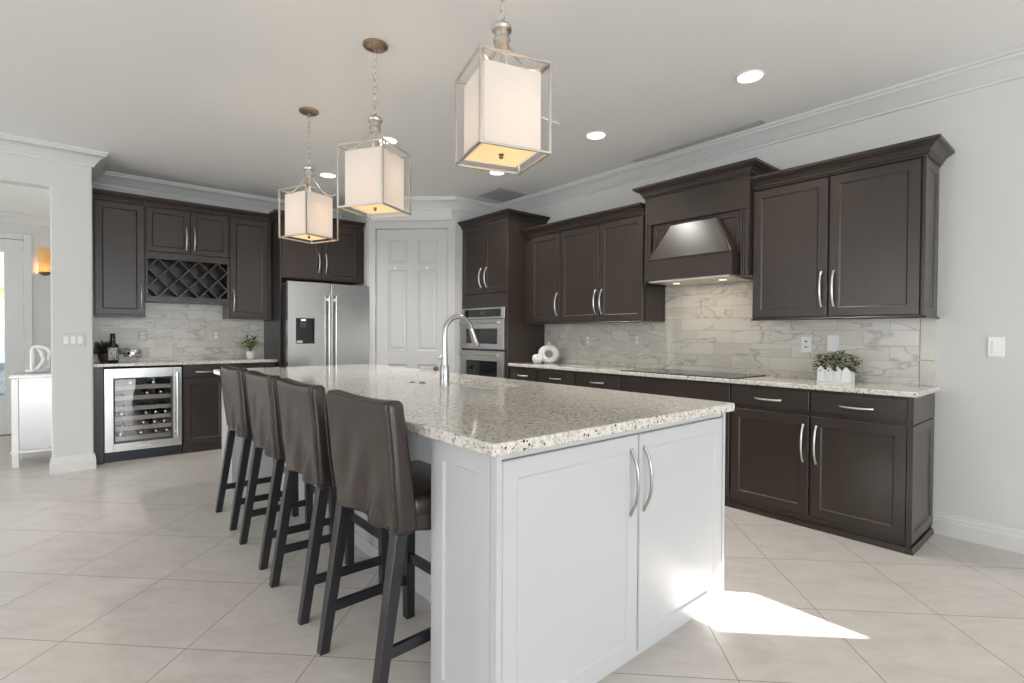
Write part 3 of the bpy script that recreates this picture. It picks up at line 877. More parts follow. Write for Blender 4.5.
# middle cabinet with the wine rack
t = thing('wall_cabinet', 'dark bar wall cabinet with a diamond wine rack below two doors', 'cabinet', (0, YU, 0))
x0, x1 = .541, 1.279
bm = nb()
bx(bm, x0, x1, .022, YB - YU - .001, 2.02, 2.48)
bx(bm, x0, x0 + .018, .004, YB - YU - .001, 1.535, 2.02); bx(bm, x1 - .018, x1, .004, YB - YU - .001, 1.535, 2.02)
bx(bm, x0 + .018, x1 - .018, .03, YB - YU - .001, 1.535, 1.553); bx(bm, x0 + .018, x1 - .018, YB - YU - .02, YB - YU - .001, 1.553, 2.02)
bx(bm, x0 + .018, x1 - .018, .004, .03, 1.535, 1.585); bx(bm, x0 + .018, x1 - .018, .004, .03, 1.958, 2.02)
obj('carcass', bm, 'espresso', t)
xm = (x0 + x1) / 2 + .012
door(t, x0 + .006, xm - .003, 2.030, 2.465, xm - .036, 2.185, .23, rail=.05); door(t, xm + .003, x1 - .006, 2.030, 2.465, xm + .036, 2.185, .23, rail=.05)
bm = nb(); sweep(bm, [(x0, .004), (x1, .004)], CABCROWN, 2.468, side=-1); obj('crown_moulding', bm, 'espresso', t)
bm = nb(); rx0, rx1, rz0, rz1 = x0 + .018, x1 - .018, 1.585, 1.958
px, pz = (rx1 - rx0) / 4, (rz1 - rz0) / 2
for sgn in (1, -1):
    for k_ in range(-3, 9):
        # line: x = rx0 + px*k + sgn*(z-rz0)*px/pz, over z in range, clipped in x
        pts = []
        for zz in (rz0, rz1):
            pts.append((rx0 + px * (k_ + .5) + sgn * (zz - rz0) * px / pz, zz))
        (xa, za), (xb, zb) = pts
        def clip(xa, za, xb, zb):
            t0, t1 = 0., 1.; dx = xb - xa
            for lo in (rx0, rx1):
                pass
            ta, tb = (rx0 - xa) / dx, (rx1 - xa) / dx
            t0 = max(t0, min(ta, tb)); t1 = min(t1, max(ta, tb))
            return (t0, t1)
        t0, t1 = clip(xa, za, xb, zb)
        if t1 - t0 < .03: continue
        A = Vector((xa + (xb - xa) * t0, 0, za + (zb - za) * t0)); B = Vector((xa + (xb - xa) * t1, 0, za + (zb - za) * t1))
        d = (B - A).normalized(); nn = Vector((-d.z, 0, d.x)) * .0065
        y0_, y1_ = .008, .26
        loft(bm, [[A + nn + Vector((0, y0_, 0)), A - nn + Vector((0, y0_, 0)), A - nn + Vector((0, y1_, 0)), A + nn + Vector((0, y1_, 0))],
                  [B + nn + Vector((0, y0_, 0)), B - nn + Vector((0, y0_, 0)), B - nn + Vector((0, y1_, 0)), B + nn + Vector((0, y1_, 0))]])
obj('wine_lattice', bm, 'espresso', t)

# refrigerator surround and cabinet above
YC = 5.955
# cut the worktop's overlap: worktop stops at the panel, its front lip runs past it
t = thing('wall_cabinet', 'dark two-door cabinet above the stainless refrigerator', 'cabinet', (0, YC, 0))
obj('carcass', bx(nb(), 1.739, 2.672, .022, YB - YC - .001, 1.832, 2.48), 'espresso', t)
sp = obj('side_panel', bx(nb(), 1.722 - 0, 1.7385, 0, YB - YC - .001, 0, 2.472), 'espresso', t); sp['label'] = 'tall dark side panel beside the bar'
obj('face_frame', bx(nb(), 2.640, 2.697, .004, .022, 1.832, 2.48), 'espresso', t)
door(t, 1.744, 2.185, 1.840, 2.465, 2.148, 2.03, .22); door(t, 2.191, 2.640, 1.840, 2.465, 2.228, 2.03, .22)
bm = nb(); sweep(bm, [(1.722, .255), (1.722, .0), (2.676, .0)], CABCROWN, 2.468, side=-1); obj('crown_moulding', bm, 'espresso', t)

# refrigerator
t = thing('refrigerator', 'stainless steel french-door refrigerator with dark water dispenser', 'refrigerator', (2.2075, 5.75, 0))
hw = .464
obj('body', bx(nb(), -hw + .006, hw - .006, .07, .80, .02, 1.765), 'gasket', t)
for s in (-1, 1):
    xa, xb = (-hw, -.003) if s < 0 else (.003, hw)
    bm = nb()
    if s < 0:
        dx0, dx1, dz0, dz1 = -.380, -.180, 1.107, 1.387
        # front with a recess for the dispenser
        for q in ((xa, dx0, .70, 1.782), (dx1, xb, .70, 1.782), (dx0, dx1, .70, dz0), (dx0, dx1, dz1, 1.782)):
            bx(bm, q[0], q[1], 0, .065, q[2], q[3])
        bx(bm, dx0, dx1, .052, .065, dz0, dz1)
        bmesh.ops.remove_doubles(bm, verts=bm.verts[:], dist=1e-5)
    else:
        bx(bm, xa, xb, 0, .065, .70, 1.782)
    d = obj('door', bm, 'steel_v', t, bevel=0 if s < 0 else .006)
    hx = s * .040 + .012
    bm = nb(); bx(bm, hx - .014, hx + .014, -.066, -.046, .76, 1.645)
    for z in (.80, 1.60): bx(bm, hx - .009, hx + .009, -.05, 0, z - .018, z + .018)
    obj('handle', bm, 'steel_v', d, bevel=.004)
    if s < 0:
        bm = nb(); bx(bm, dx0 + .001, dx1 - .001, .040, .051, dz0 + .001, dz1 - .001)
        bx(bm, dx0, dx0 + .008, -.002, .05, dz0, dz1); bx(bm, dx1 - .008, dx1, -.002, .05, dz0, dz1); bx(bm, dx0 + .008, dx1 - .008, -.002, .05, dz1 - .008, dz1); bx(bm, dx0 + .008, dx1 - .008, -.002, .05, dz0, dz0 + .006)
        di = obj('water_dispenser', bm, 'black_plastic', d); di['label'] = 'black water dispenser niche'
        o = obj('dispenser_spout', bx(nb(), dx0 + .05, dx0 + .11, .004, .04, dz1 - .10, dz1 - .04), 'gasket', di)
        o = obj('drip_tray', bx(nb(), dx0 + .01, dx0 + .07, .0, .04, dz0 + .008, dz0 + .035), 'steel', di)
        o = obj('dispenser_light', bx(nb(), dx0 + .06, dx0 + .105, .003, .02, dz1 - .03, dz1 - .012), 'led', di); o['label'] = 'small lit indicator'
bm = nb(); bx(bm, -hw, hw, 0, .065, .10, .69); dd = obj('freezer_drawer', bm, 'steel_v', t, bevel=.006)
bm = nb(); bx(bm, -hw + .06, hw - .06, -.066, -.048, .62, .642)
for s in (-1, 1): bx(bm, s * .36 - .018, s * .36 + .018, -.05, 0, .622, .640)
obj('handle', bm, 'chrome', dd, bevel=.004)
o = obj('kick_plate', bx(nb(), -hw + .02, hw - .02, .03, .07, .0, .095), 'black_plastic', t); o['label'] = 'black kick plate'

# ------------------------------------------------------------------ island
CBI = .876
IX0, IX1, IY0, IY1 = .925, 2.262, 1.150, 4.78
t = thing('kitchen_island', 'white kitchen island cabinet in the middle of the room', 'kitchen island', (0, 0, 0))
bm = nb()
bx(bm, IX0 + .012, IX1 - .012, IY0 + .022, 1.495, 0.0, CBI - .001)
bx(bm, 1.24, IX1 - .012, 1.495, 4.42, 0.0, CBI - .25)
bx(bm, 1.24, 1.26, 1.495, 4.42, CBI - .25, CBI - .001); bx(bm, IX1 - .032, IX1 - .012, 1.495, 4.42, CBI - .25, CBI - .001)
bx(bm, IX0 + .012, IX1 - .012, 4.42, IY1 - .01, 0.0, CBI - .001)
obj('cabinet_body', bm, 'white_cab', t)
# end doors facing the camera
xm = 1.6085
for (xa, xb, hx) in ((IX0 + .022, xm - .004, xm - .052), (xm + .004, IX1 - .024, xm + .030)):
    d = door(t, xa, xb, .030, .850, hx, .68, .245, mat='white_cab', y=IY0)
bm = nb()
bx(bm, IX0, IX0 + .019, IY0 - .001, IY0 + .03, 0, CBI - .002)      # corner posts
bx(bm, IX1 - .020, IX1, IY0 - .001, IY0 + .03, 0, CBI - .002)
bx(bm, IX0 + .019, IX1 - .020, IY0 + .010, IY0 + .022, .853, CBI - .002)
bx(bm, IX0 + .019, IX1 - .020, IY0 + .014, IY0 + .022, 0, .028)
obj('corner_post', bm, 'white_cab', t, bevel=.002)


def xpanel(bm, x, y0, y1, z0, z1, rail=.07, th=.014, dep=.008):
    """framed panel facing -x with its face at x"""
    R = []
    for ins, xx in ((0, x + th), (0, x), (rail, x), (rail + .006, x + dep)):
        R.append([(xx, y0 + ins, z0 + ins), (xx, y1 - ins, z0 + ins), (xx, y1 - ins, z1 - ins), (xx, y0 + ins, z1 - ins)])
    return loft(bm, R)


obj('side_panel', xpanel(nb(), IX0, IY0 + .031, 1.507, 0, CBI - .003), 'white_cab', t)
obj('side_panel', xpanel(nb(), IX0, 4.42, IY1, 0, CBI - .003), 'white_cab', t)
bm = nb()
for i in range(4):
    xpanel(bm, 1.228, 1.500 + i * .728, 1.500 + (i + 1) * .728 - .004, 0, CBI - .003)
obj('back_panel', bm, 'white_cab', t)
for i in range(4):
    bm = nb()
    y0, y1 = 1.52 + i * .80, 1.52 + (i + 1) * .80 - .006
    R = []
    for ins, xx in ((0, IX1 - .012), (0, IX1 + .006), (.06, IX1 + .006), (.066, IX1 - .002)):
        R.append([(xx, y0 + ins, .1 + ins), (xx, y1 - ins, .1 + ins), (xx, y1 - ins, .86 - ins), (xx, y0 + ins, .86 - ins)])
    obj('door', loft(bm, R), 'white_cab', t)

# island worktop with the sink cut-out
SX0, SX1, SY0, SY1, SR = 1.765, 2.035, 2.27, 2.83, .07
def rrect(x0, x1, y0, y1, r, n=6):
    out = []
    for cx, cy, a0 in ((x1 - r, y0 + r, -PI / 2), (x1 - r, y1 - r, 0), (x0 + r, y1 - r, PI / 2), (x0 + r, y0 + r, PI)):
        for i in range(n + 1): out.append((cx + r * math.cos(a0 + PI / 2 * i / n), cy + r * math.sin(a0 + PI / 2 * i / n)))
    return out
WX0, WX1, WY0_, WY1_ = .890, 2.296, 1.122, 4.915
CB_P, CB = CB, .876
bm = nb()
inner = rrect(SX0, SX1, SY0, SY1, SR); n = len(inner)
outer = []
ocor = [(WX1, WY0_), (WX1, WY1_), (WX0, WY1_), (WX0, WY0_)]
vi = [[bm.verts.new((x, y, z)) for x, y in inner] for z in (CT, CB)]
vo = [[bm.verts.new((x, y, z)) for x, y in ocor] for z in (CT, CB)]
q = n // 4
for L in (0, 1):
    for c in range(4):
        seg = [vi[L][c * q + i] for i in range(q)]
        for i in range(q - 1):
            bm.faces.new((vo[L][c], seg[i], seg[i + 1]))
        nx = vi[L][(c * q + q) % n]
        bm.faces.new((vo[L][c], seg[-1], nx, vo[L][(c + 1) % 4]))
for i in range(n): bm.faces.new((vi[0][i], vi[0][(i + 1) % n], vi[1][(i + 1) % n], vi[1][i]))
for c in range(4): bm.faces.new((vo[0][c], vo[0][(c + 1) % 4], vo[1][(c + 1) % 4], vo[1][c]))
wt = obj('worktop', bm, 'granite', bevel=.007, segs=3); tag(wt, 'large speckled granite worktop on the island', 'worktop')

t = thing('sink', 'undermount stainless steel sink in the island worktop', 'sink', (0, 0, 0))
rr = [[(x, y, z) for x, y in rrect(SX0 - o, SX1 + o, SY0 - o, SY1 + o, SR + max(o, -.03))] for o, z in ((.02, CB - .002), (.004, CB - .002), (-.004, .82), (-.012, .70), (-.05, .686))]
obj('basin', loft(nb(), rr, cap0=False), 'sink_steel', t, smooth=50)
o = obj('drain', lathe(nb(), [(.045, .686), (.045, .690), (.03, .689), (.028, .687)], (SX0 + SX1) / 2, (SY0 + SY1) / 2, 20), 'chrome', t); o['label'] = 'round drain'

t = thing('faucet', 'tall brushed nickel gooseneck faucet standing on the island worktop', 'faucet', (1.672, 2.577, CT))
bm = nb(); lathe(bm, [(.031, 0), (.031, .004), (.0295, .008), (.028, .06), (.0255, .118), (.0235, .124), (.0205, .125)], seg=24); obj('base_body', bm, 'satin', t, smooth=50)
pts = [(0, 0, .120), (0, 0, .18), (0, 0, .24), (0, 0, .29)]
rad = [.0200, .0175, .0158, .0150]
R_ = .098
for i in range(1, 15):
    a_ = PI - i * (PI * .92) / 14
    pts.append((R_ + R_ * math.cos(a_), 0, .315 + R_ * math.sin(a_))); rad.append(.0148)
obj('gooseneck', tube(nb(), pts, rad, 14), 'satin', t, smooth=60)
e0 = Vector(pts[-1]); dv = (Vector(pts[-1]) - Vector(pts[-2])).normalized()
obj('spray_head', tube(nb(), [e0 + dv * s_ for s_ in (-.002, .004, .035, .085, .122, .126)], [.0152, .0165, .0185, .0225, .0235, .020], 16), 'satin', t, smooth=60)
bm = nb(); tube(bm, [(-.01, .012, .165), (-.018, .028, .165)], .012, 12); tube(bm, [(-.018, .026, .165), (-.035, .055, .168), (-.05, .085, .171)], [.006, .005, .004], 8)
obj('lever', bm, 'satin', t, smooth=50)
for i, (x, y, lab) in enumerate(((1.655, 2.80, 'small bronze button on the worktop just left of the faucet'), (1.62, 2.87, 'small bronze button on the worktop farther left of the faucet'))):
    o = obj('disposal_button', lathe(nb(), [(.021, CT + .0003), (.021, CT + .004), (.012, CT + .006), (.012, CT + .009), (.001, CT + .010)], x, y, 16), 'bronze', smooth=40); tag(o, lab, 'button')

# ------------------------------------------------------------------ stools
def make_stool():
    t = thing('bar_stool', '', 'bar stool', (0, 0, 0), 0, 'leather bar stools along the island')
    def leg(p0, p1, w0, w1):
        bm = nb()
        loft(bm, [[(p[0] - w, p[1] - w, p[2]), (p[0] + w, p[1] - w, p[2]), (p[0] + w, p[1] + w, p[2]), (p[0] - w, p[1] + w, p[2])] for p, w in ((p0, w0), (p1, w1))])
        return obj('leg', bm, 'legs', t, bevel=.003)
    for s in (-1, 1):
        leg((-.240, s * .2075, 0), (-.150, s * .205, .60), .0185, .0232)
    for s in (-1, 1):
        leg((.135, s * .200, 0), (.130, s * .197, .57), .019, .022)
    for s in (-1, 1):
        bm = nb()
        z = .165
        loft(bm, [[(x, s * .204 - .009, z - .019), (x, s * .204 + .009, z - .019), (x, s * .204 + .009, z + .019), (x, s * .204 - .009, z + .019)] for x in (-.215, .133)])
        obj('side_stretcher', bm, 'legs', t, bevel=.002)
    obj('front_stretcher', bx(nb(), .124, .142, -.198, .198, .245, .285), 'legs', t, bevel=.002)
    # back: rounded slab leaning back with creases
    def back_fn(v):
        zt = (v.z - .565) / .44
        y = v.y
        lean = -.048 * zt
        rear = v.x < 0
        x = v.x * (1.20 - .22 * zt) + lean - .140
        cr = 0.
        u = y / .245
        low = max(0., .85 - zt) ** 1.3
        cr += .013 * low * math.sin((u * 1.1 + zt * 1.5) * 6.5 + .8) * (1 - abs(u) ** 4)
        cr += .006 * low * math.sin((u * 1.9 + zt * .9) * 6.0 + 2.0)
        cr += .0025 * math.sin(zt * 3.0 + u * 2.0)
        cr += .001 * noise.noise(Vector((y * 7, zt * 3.2, 1.7)))
        if rear: x += cr
        yy = y * (1.0 - .02 * zt + .012 * math.sin(zt * 5.0))
        z = v.z
        if zt > .9: z -= .010 * (1 - u * u) * min(1, (zt - .9) / .1)          # gentle dip along the top
        if zt < .1: z += (.006 * math.sin(u * 4.3 + .6) + .006 * noise.noise(Vector((y * 12, 3.3, 0)))) * (1 - max(zt, 0) / .1)
        return Vector((x, yy, z))
    bm = rbox(nb(), -.036, .036, -.245, .245, .552, 1.005, .024, (8, 30, 30), back_fn)
    b = obj('backrest', bm, 'leather', t, smooth=180)
    for s in (-1, 1):
        bm = nb(); pts = []
        for i in range(16):
            z = .585 + .40 * i / 15
            p = back_fn(Vector((-.034, s * .242, z))); pts.append(p + Vector((-.001, s * .001, 0)))
        tube(bm, pts, .0028, 6)
        obj('seam_piping', bm, 'leather', b, smooth=180)
    # seat with skirt
    def seat_fn(v):
        u, w = v.y / .235, (v.x - .03) / .17
        z = v.z
        if z > .645: z += .012 * (1 - u * u) * (1 - w * w)
        return Vector((v.x, v.y, z))
    bm = rbox(nb(), -.125, .212, -.238, .238, .595, .668, .026, (16, 20, 6), seat_fn)
    st = obj('seat', bm, 'leather', t, smooth=180)
    def skirt_fn(v):
        z = v.z
        if z < .56: z += .007 * math.sin(v.x * 40 + v.y * 31)
        e = .004 * math.sin(v.x * 55 + v.y * 47) * (1 if v.z < .6 else 0)
        return Vector((v.x + (e if abs(v.x - .04) > .15 else 0), v.y + (e if abs(v.y) > .2 else 0), z))
    bm = rbox(nb(), -.122, .208, -.234, .234, .545, .615, .012, (20, 24, 6), skirt_fn)
    obj('seat_cover_skirt', bm, 'leather', t, smooth=180)
    return t


st0 = make_stool()
labels = ['brown leather bar stool at the far end of the island, nearest the bar', 'brown leather bar stool second from the far end of the island',
          'brown leather bar stool third from the far end of the island', 'brown leather bar stool closest to the camera at the island']
for i, (x, y, rz) in enumerate(((.985, 3.745, 0.0), (.980, 3.060, .0), (.970, 2.415, .0), (.970, 1.757, .05))):
    s = st0 if i == 0 else copy_tree(st0)
    s.location = (x, y, 0); s.rotation_euler = (0, 0, rz); s['label'] = labels[i]

# ------------------------------------------------------------------ pendants
def make_pendant():
    t = thing('pendant_light', '', 'pendant light', (0, 0, ZC), 0, 'lantern pendants over the island')
    Z = lambda z: z - ZC
    obj('canopy', lathe(nb(), [(.067, -.0005), (.067, -.010), (.060, -.016), (.020, -.021), (.009, -.024), (.009, -.042), (.004, -.045)], seg=28), 'canopy', t, smooth=40)['label'] = 'round bronze ceiling canopy'
    bm = nb(); z = -.040; i = 0
    while z > Z(2.425):
        L_, r_ = .044, .0105
        pts = []
        for k_ in range(16):
            a_ = 2 * PI * k_ / 16
            u, w = r_ * math.cos(a_), (L_ / 2 - r_) * (1 if math.sin(a_) > 0 else -1) + r_ * math.sin(a_)
            pts.append((u, 0, z - L_ / 2 + w) if i % 2 == 0 else (0, u, z - L_ / 2 + w))
        tube(bm, pts, .0019, 5, closed=True); z -= .0375; i += 1
    obj('chain', bm, 'silver_leaf', t, smooth=60)
    obj('cap', lathe(nb(), [(.004, Z(2.428)), (.008, Z(2.415)), (.036, Z(2.410)), (.040, Z(2.400)), (.038, Z(2.390)), (.026, Z(2.384)), (.026, Z(2.366)), (.031, Z(2.362)), (.033, Z(2.352)), (.028, Z(2.346)), (.028, Z(2.328)), (.004, Z(2.326))], seg=24), 'silver_leaf', t, smooth=22)
    a_ = .1385; b_ = .0042; zt, zb = Z(2.232), Z(1.900)
    bm = nb()
    for sx in (-1, 1):
        for sy in (-1, 1): bx(bm, sx * a_ - b_, sx * a_ + b_, sy * a_ - b_, sy * a_ + b_, zb - b_, zt + b_)
    for z in (zt, zb):
        for s in (-1, 1):
            bx(bm, -a_ + b_, a_ - b_, s * a_ - b_, s * a_ + b_, z - b_, z + b_); bx(bm, s * a_ - b_, s * a_ + b_, -a_ + b_, a_ - b_, z - b_, z + b_)
    obj('lantern_frame', bm, 'silver_leaf', t)
    bm = nb()
    for sx in (-1, 1):
        for sy in (-1, 1):
            pts = []
            for k_ in range(13):
                q_ = k_ / 12; rr_ = a_ * (1 - q_) ** 1.0 + .018 * q_
                z = zt + (Z(2.335) - zt) * (q_ ** 3.2) - .018 * math.sin(PI * min(1, q_ * 1.25))* (1 if q_ < .8 else 0)
                pts.append((sx * rr_, sy * rr_, z))
            tube(bm, pts, .0048, 6)
    obj('scroll_arm', bm, 'silver_leaf', t, smooth=60)
    # fabric shade: four sides with thickness, open top
    s_ = .113; th = .0015; sz0, sz1 = Z(1.913), Z(2.205)
    bm = nb(); loft(bm, [[(-s_, -s_, sz0), (s_, -s_, sz0), (s_, s_, sz0), (-s_, s_, sz0)], [(-s_, -s_, sz1), (s_, -s_, sz1), (s_, s_, sz1), (-s_, s_, sz1)]], cap0=False, cap1=False)
    sh = obj('lamp_shade', bm, 'shade', t); sh['label'] = 'white fabric shade'
    sm = sh.modifiers.new('solid', 'SOLIDIFY'); sm.thickness = th
    bm = nb(); bx(bm, -s_ + .003, s_ - .003, -s_ + .003, s_ - .003, sz0 + .004, sz0 + .006)
    obj('bottom_diffuser', bm, 'diffuser', t)['label'] = 'glowing amber bottom diffuser'
    obj('finial', lathe(nb(), [(.001, sz0 - .014), (.007, sz0 - .012), (.009, sz0 - .006), (.007, sz0), (.012, sz0 + .004)], seg=14), 'bronze', t, smooth=50)
    bm = nb(); tube(bm, [(0, 0, Z(2.33)), (0, 0, sz0 + .006)], .004, 8); obj('stem', bm, 'silver_leaf', t)
    return t


pd = make_pendant()
plabs = ['square lantern pendant with white shade nearest the camera', 'square lantern pendant with white shade in the middle of the row', 'square lantern pendant with white shade farthest away, by the refrigerator']
for i, (x, y, rz) in enumerate(((1.262, 1.552, -.285), (1.272, 2.667, .53), (1.287, 3.762, .36))):
    p = pd if i == 0 else copy_tree(pd)
    p.location = (x, y, ZC); p.rotation_euler = (0, 0, rz); p['label'] = plabs[i]
    l = bpy.data.lights.new('pendant_bulb', 'POINT'); l.energy = 1.8; l.color = (1, .70, .48); l.shadow_soft_size = .035
    o = bpy.data.objects.new('pendant_bulb', l); COL.objects.link(o); o.location = (x + .025, y, 2.06)

# ------------------------------------------------------------------ ceiling fittings
dl = None
for (x, y, lab) in ((3.162, 1.476, 'round recessed ceiling light nearest the right wall crown'), (3.173, 2.706, 'round recessed ceiling light above the cooktop run'),
                    (3.166, 3.957, 'round recessed ceiling light in front of the oven tower'), (1.972, 3.899, 'round recessed ceiling light behind the middle pendant'),
                    (1.951, 5.154, 'round recessed ceiling light closest to the refrigerator'),
                    (-2.0, 1.4, 'added fill downlight over the open floor left of the camera'), (-2.0, 4.2, 'added fill downlight in front of the hall opening'),  # downlights from here on are unseen, added to brighten floor and ceiling
                    (-2.0, -1.6, 'added fill downlight left behind the camera'), (.6, -1.6, 'added fill downlight just behind the camera'),
                    (.6, -4.4, 'added fill downlight near the rear opening')):
    if dl is None:
        dl = thing('recessed_light', lab, 'ceiling light', (0, 0, ZC), 0, 'recessed ceiling lights')
        bm = nb(); tube(bm, [(.074 * math.cos(i * PI / 16), .074 * math.sin(i * PI / 16), -.003) for i in range(32)], .007, 6, closed=True)
        obj('trim_ring', bm, 'plate', dl, smooth=60)
        o = obj('lens', lathe(nb(), [(.072, -.0005), (.071, -.003), (.001, -.004)], seg=28), 'downlight', dl); o['label'] = 'bright lit lens'
        c = dl
    else: c = copy_tree(dl)
    c.location = (x, y, ZC); c['label'] = lab
    l = bpy.data.lights.new('downlight', 'SPOT'); l.energy = 50 if (x > 3 and y < 2) else 78; l.spot_size = math.radians(125); l.spot_blend = .8; l.color = (1, .965, .92); l.shadow_soft_size = .06
    o = bpy.data.objects.new('downlight', l); COL.objects.link(o); o.location = (x, y, ZC - .012)
t = thing('ceiling_slats', 'square grey slatted panel in the ceiling corner', 'ceiling vent', (3.735, 4.575, ZC))  # flat grey frame with slats, just under the ceiling
bm = nb()
for i in range(13): bx(bm, -.185, .185, -.19 + i * .0305, -.19 + i * .0305 + .018, -.006, -.003)
obj('slat', bm, 'slats', t); obj('frame', bx(nb(), -.20, .20, -.21, .21, -.004, -.0003), 'slats', t)
t = thing('ceiling_slats', 'slim grey slatted strip on the ceiling along the right wall crown', 'ceiling vent', (3.905, 2.30, ZC))  # long grey strip, its slats a little lower than the frame
obj('frame', bx(nb(), -.038, .038, -.58, .58, -.004, -.0003), 'slats', t)
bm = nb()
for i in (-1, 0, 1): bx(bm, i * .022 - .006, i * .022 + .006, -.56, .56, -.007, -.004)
obj('slat', bm, 'slats', t)
o = thing('sprinkler_head', 'thin white fitting on the ceiling beside the nearest pendant', 'ceiling fitting', (2.70, 2.745, ZC))
bm = nb(); bx(bm, -.10, .09, -.008, .008, -.012, -.0003); obj('bar', bm, 'plate', o, bevel=.002)
obj('nozzle', lathe(nb(), [(.018, -.012), (.018, -.018), (.010, -.035), (.014, -.038), (.001, -.040)], seg=14), 'plate', o, smooth=40)

# ------------------------------------------------------------------ wall plates
def plate_right(y, z, name, label, kind, w=.072, hgt=.116, x=XW - .0107, mat='plate'):
    t = thing(name, label, 'switch' if 'switch' in name else 'outlet', (x, y, z), -PI / 2)
    obj('cover_plate', bx(nb(), -w / 2, w / 2, -.006, 0, -hgt / 2, hgt / 2), mat, t, bevel=.003)
    if kind == 'rocker': obj('rocker', bx(nb(), -.017, .017, -.010, -.006, -.034, .034), 'plate', t, bevel=.002)
    else:
        for s in (-1, 1):
            f_ = obj('socket', bx(nb(), -.017, .017, -.008, -.006, s * .020 - .014, s * .020 + .014), 'plate', t, bevel=.002)
            if kind == 'dark': o = obj('socket_slot', bx(nb(), -.008, .008, -.0084, -.0079, s * .020 - .005, s * .020 + .006), 'plate_dark', f_); o['label'] = 'dark slots'
    return t


plate_right(.450, 1.163, 'light_switch', 'white rocker light switch on the right wall', 'rocker', x=XW - .0005)
plate_right(1.462, 1.160, 'power_outlet', 'white power outlet on the marble left of the picket planter', 'dark')
plate_right(1.290, 1.170, 'power_outlet', 'white outlet plate behind the picket planter', 'plain')
plate_right(2.940, 1.175, 'power_outlet', 'cream outlet plate left of the range hood on the backsplash', 'plain', mat='marble_edge')
plate_right(3.550, 1.165, 'power_outlet', 'cream outlet plate on the backsplash near the white ring vase', 'plain', mat='marble_edge')
for x, lab in ((.547, 'outlet plate on the bar backsplash above the silver sphere'), (1.215, 'outlet plate on the bar backsplash towards the small white pot plant')):
    t = thing('power_outlet', lab, 'outlet', (x, YB - .0105, 1.19))
    obj('cover_plate', bx(nb(), -.036, .036, -.006, 0, -.058, .058), 'marble_edge', t, bevel=.003)
    for s in (-1, 1): obj('socket', bx(nb(), -.017, .017, -.008, -.006, s * .020 - .014, s * .020 + .014), 'plate', t, bevel=.002)
t = thing('light_switch', 'triple rocker light switch on the white column', 'switch', (-.005, YL - .0005, 1.152))
obj('cover_plate', bx(nb(), -.085, .085, -.006, 0, -.058, .058), 'wall', t, bevel=.003)
for i in (-1, 0, 1): obj('rocker', bx(nb(), i * .047 - .016, i * .047 + .016, -.011, -.006, -.032, .032), 'plate', t, bevel=.002)

# ------------------------------------------------------------------ decor
def leaf(bm, p, d, L, w, curl=.2):
    d = d.normalized(); sd = d.cross(Vector((0, 0, 1)))
    if sd.length < .05: sd = Vector((1, 0, 0))
    sd.normalize(); up = sd.cross(d).normalized(); th = up * .0008
    pts = [(0, .15), (.3, .8), (.6, 1), (.85, .6), (1, .05)]
    A = [[p + d * (L * t_) + sd * (w * .5 * q_ * s_) + up * (-curl * L * t_ * t_) + th * o_ for s_, o_ in ((-1, 0), (0, 1.5), (1, 0), (0, -1.5))] for t_, q_ in pts]
    loft(bm, A)


# round picket planter on the worktop
t = thing('picket_planter', 'white picket-fence planter with leafy greenery on the cooktop-side worktop', 'planter', (3.900, 1.222, CT + .0005), -PI / 2)
bm = nb(); bx(bm, -.100, .100, -.030, .050, 0, .075); obj('box', bm, 'picket', t)
for sy in (-.0302, .0562):
    for i in range(4):
        xx = -.075 + i * .05; w_ = .0235
        bm = nb()
        poly = [(xx - w_, 0), (xx + w_, 0), (xx + w_ * .72, .03), (xx + w_, .078), (xx + w_ * .45, .092), (xx, .108), (xx - w_ * .45, .092), (xx - w_, .078), (xx - w_ * .72, .03)]
        lo = [(x, sy - .006, z) for x, z in poly]; hi = [(x, sy, z) for x, z in poly]
        loft(bm, [lo, hi]); obj('picket', bm, 'picket', t)
obj('soil', bx(nb(), -.095, .095, -.025, .045, .0755, .085), 'soil', t)
random.seed(5)
for nm, mt_, cnt in (('foliage', 'leaf_dark', 170), ('foliage', 'leaf_light', 110), ('foliage', 'leaf_yellow', 60)):
    bm = nb()
    for i in range(cnt):
        a_ = random.uniform(0, 2 * PI); x = random.uniform(-.112, .112); y = random.uniform(-.03, .05)
        z = random.uniform(.09, .215) * (1.0 - .15 * abs(x) / .1)
        d = Vector((math.cos(a_) + x * 9, math.sin(a_) - .2, random.uniform(-.2, .9)))
        leaf(bm, Vector((x * 1.05, y, z - .01)), d, random.uniform(.026, .048), random.uniform(.012, .020), .3)
    obj(nm, bm, mt_, t)

# ring vase pair
t = thing('ring_vase', 'white speckled ring-shaped vase with a hole at the left end of the worktop', 'vase', (3.885, 3.950, CT + .0005), math.radians(-52))
RV = 1.1
bm = nb(); seg = 28
out_, inn = [], []
R1, R0, th = .108, .041, .032
rings = []
for i in range(seg):
    a_ = 2 * PI * i / seg
    fx = 1.0 + .05 * abs(math.cos(a_)); fz = 1 - .08 * (math.sin(a_) ** 2)
    c_, s_ = math.cos(a_), math.sin(a_)
    ring = []
    for rr_, yy in ((R0, -th * .6), (R0 + .012, -th), (R1 - .016, -th), (R1, -th * .5), (R1, th * .5), (R1 - .016, th), (R0 + .012, th), (R0, th * .6)):
        f_ = 1 if rr_ < .065 else None
        x = rr_ * c_ * (1 if f_ else fx); z = rr_ * s_ * (1 if f_ else fz)
        ring.append((x, yy, max(.0, .097 + z)))
    rings.append(ring)
V = [[bm.verts.new(p) for p in r_] for r_ in rings]
for i in range(seg):
    for j in range(8): bm.faces.new((V[i][j], V[(i + 1) % seg][j], V[(i + 1) % seg][(j + 1) % 8], V[i][(j + 1) % 8]))
obj('ring_body', bm, 'stone_white', t, smooth=50)
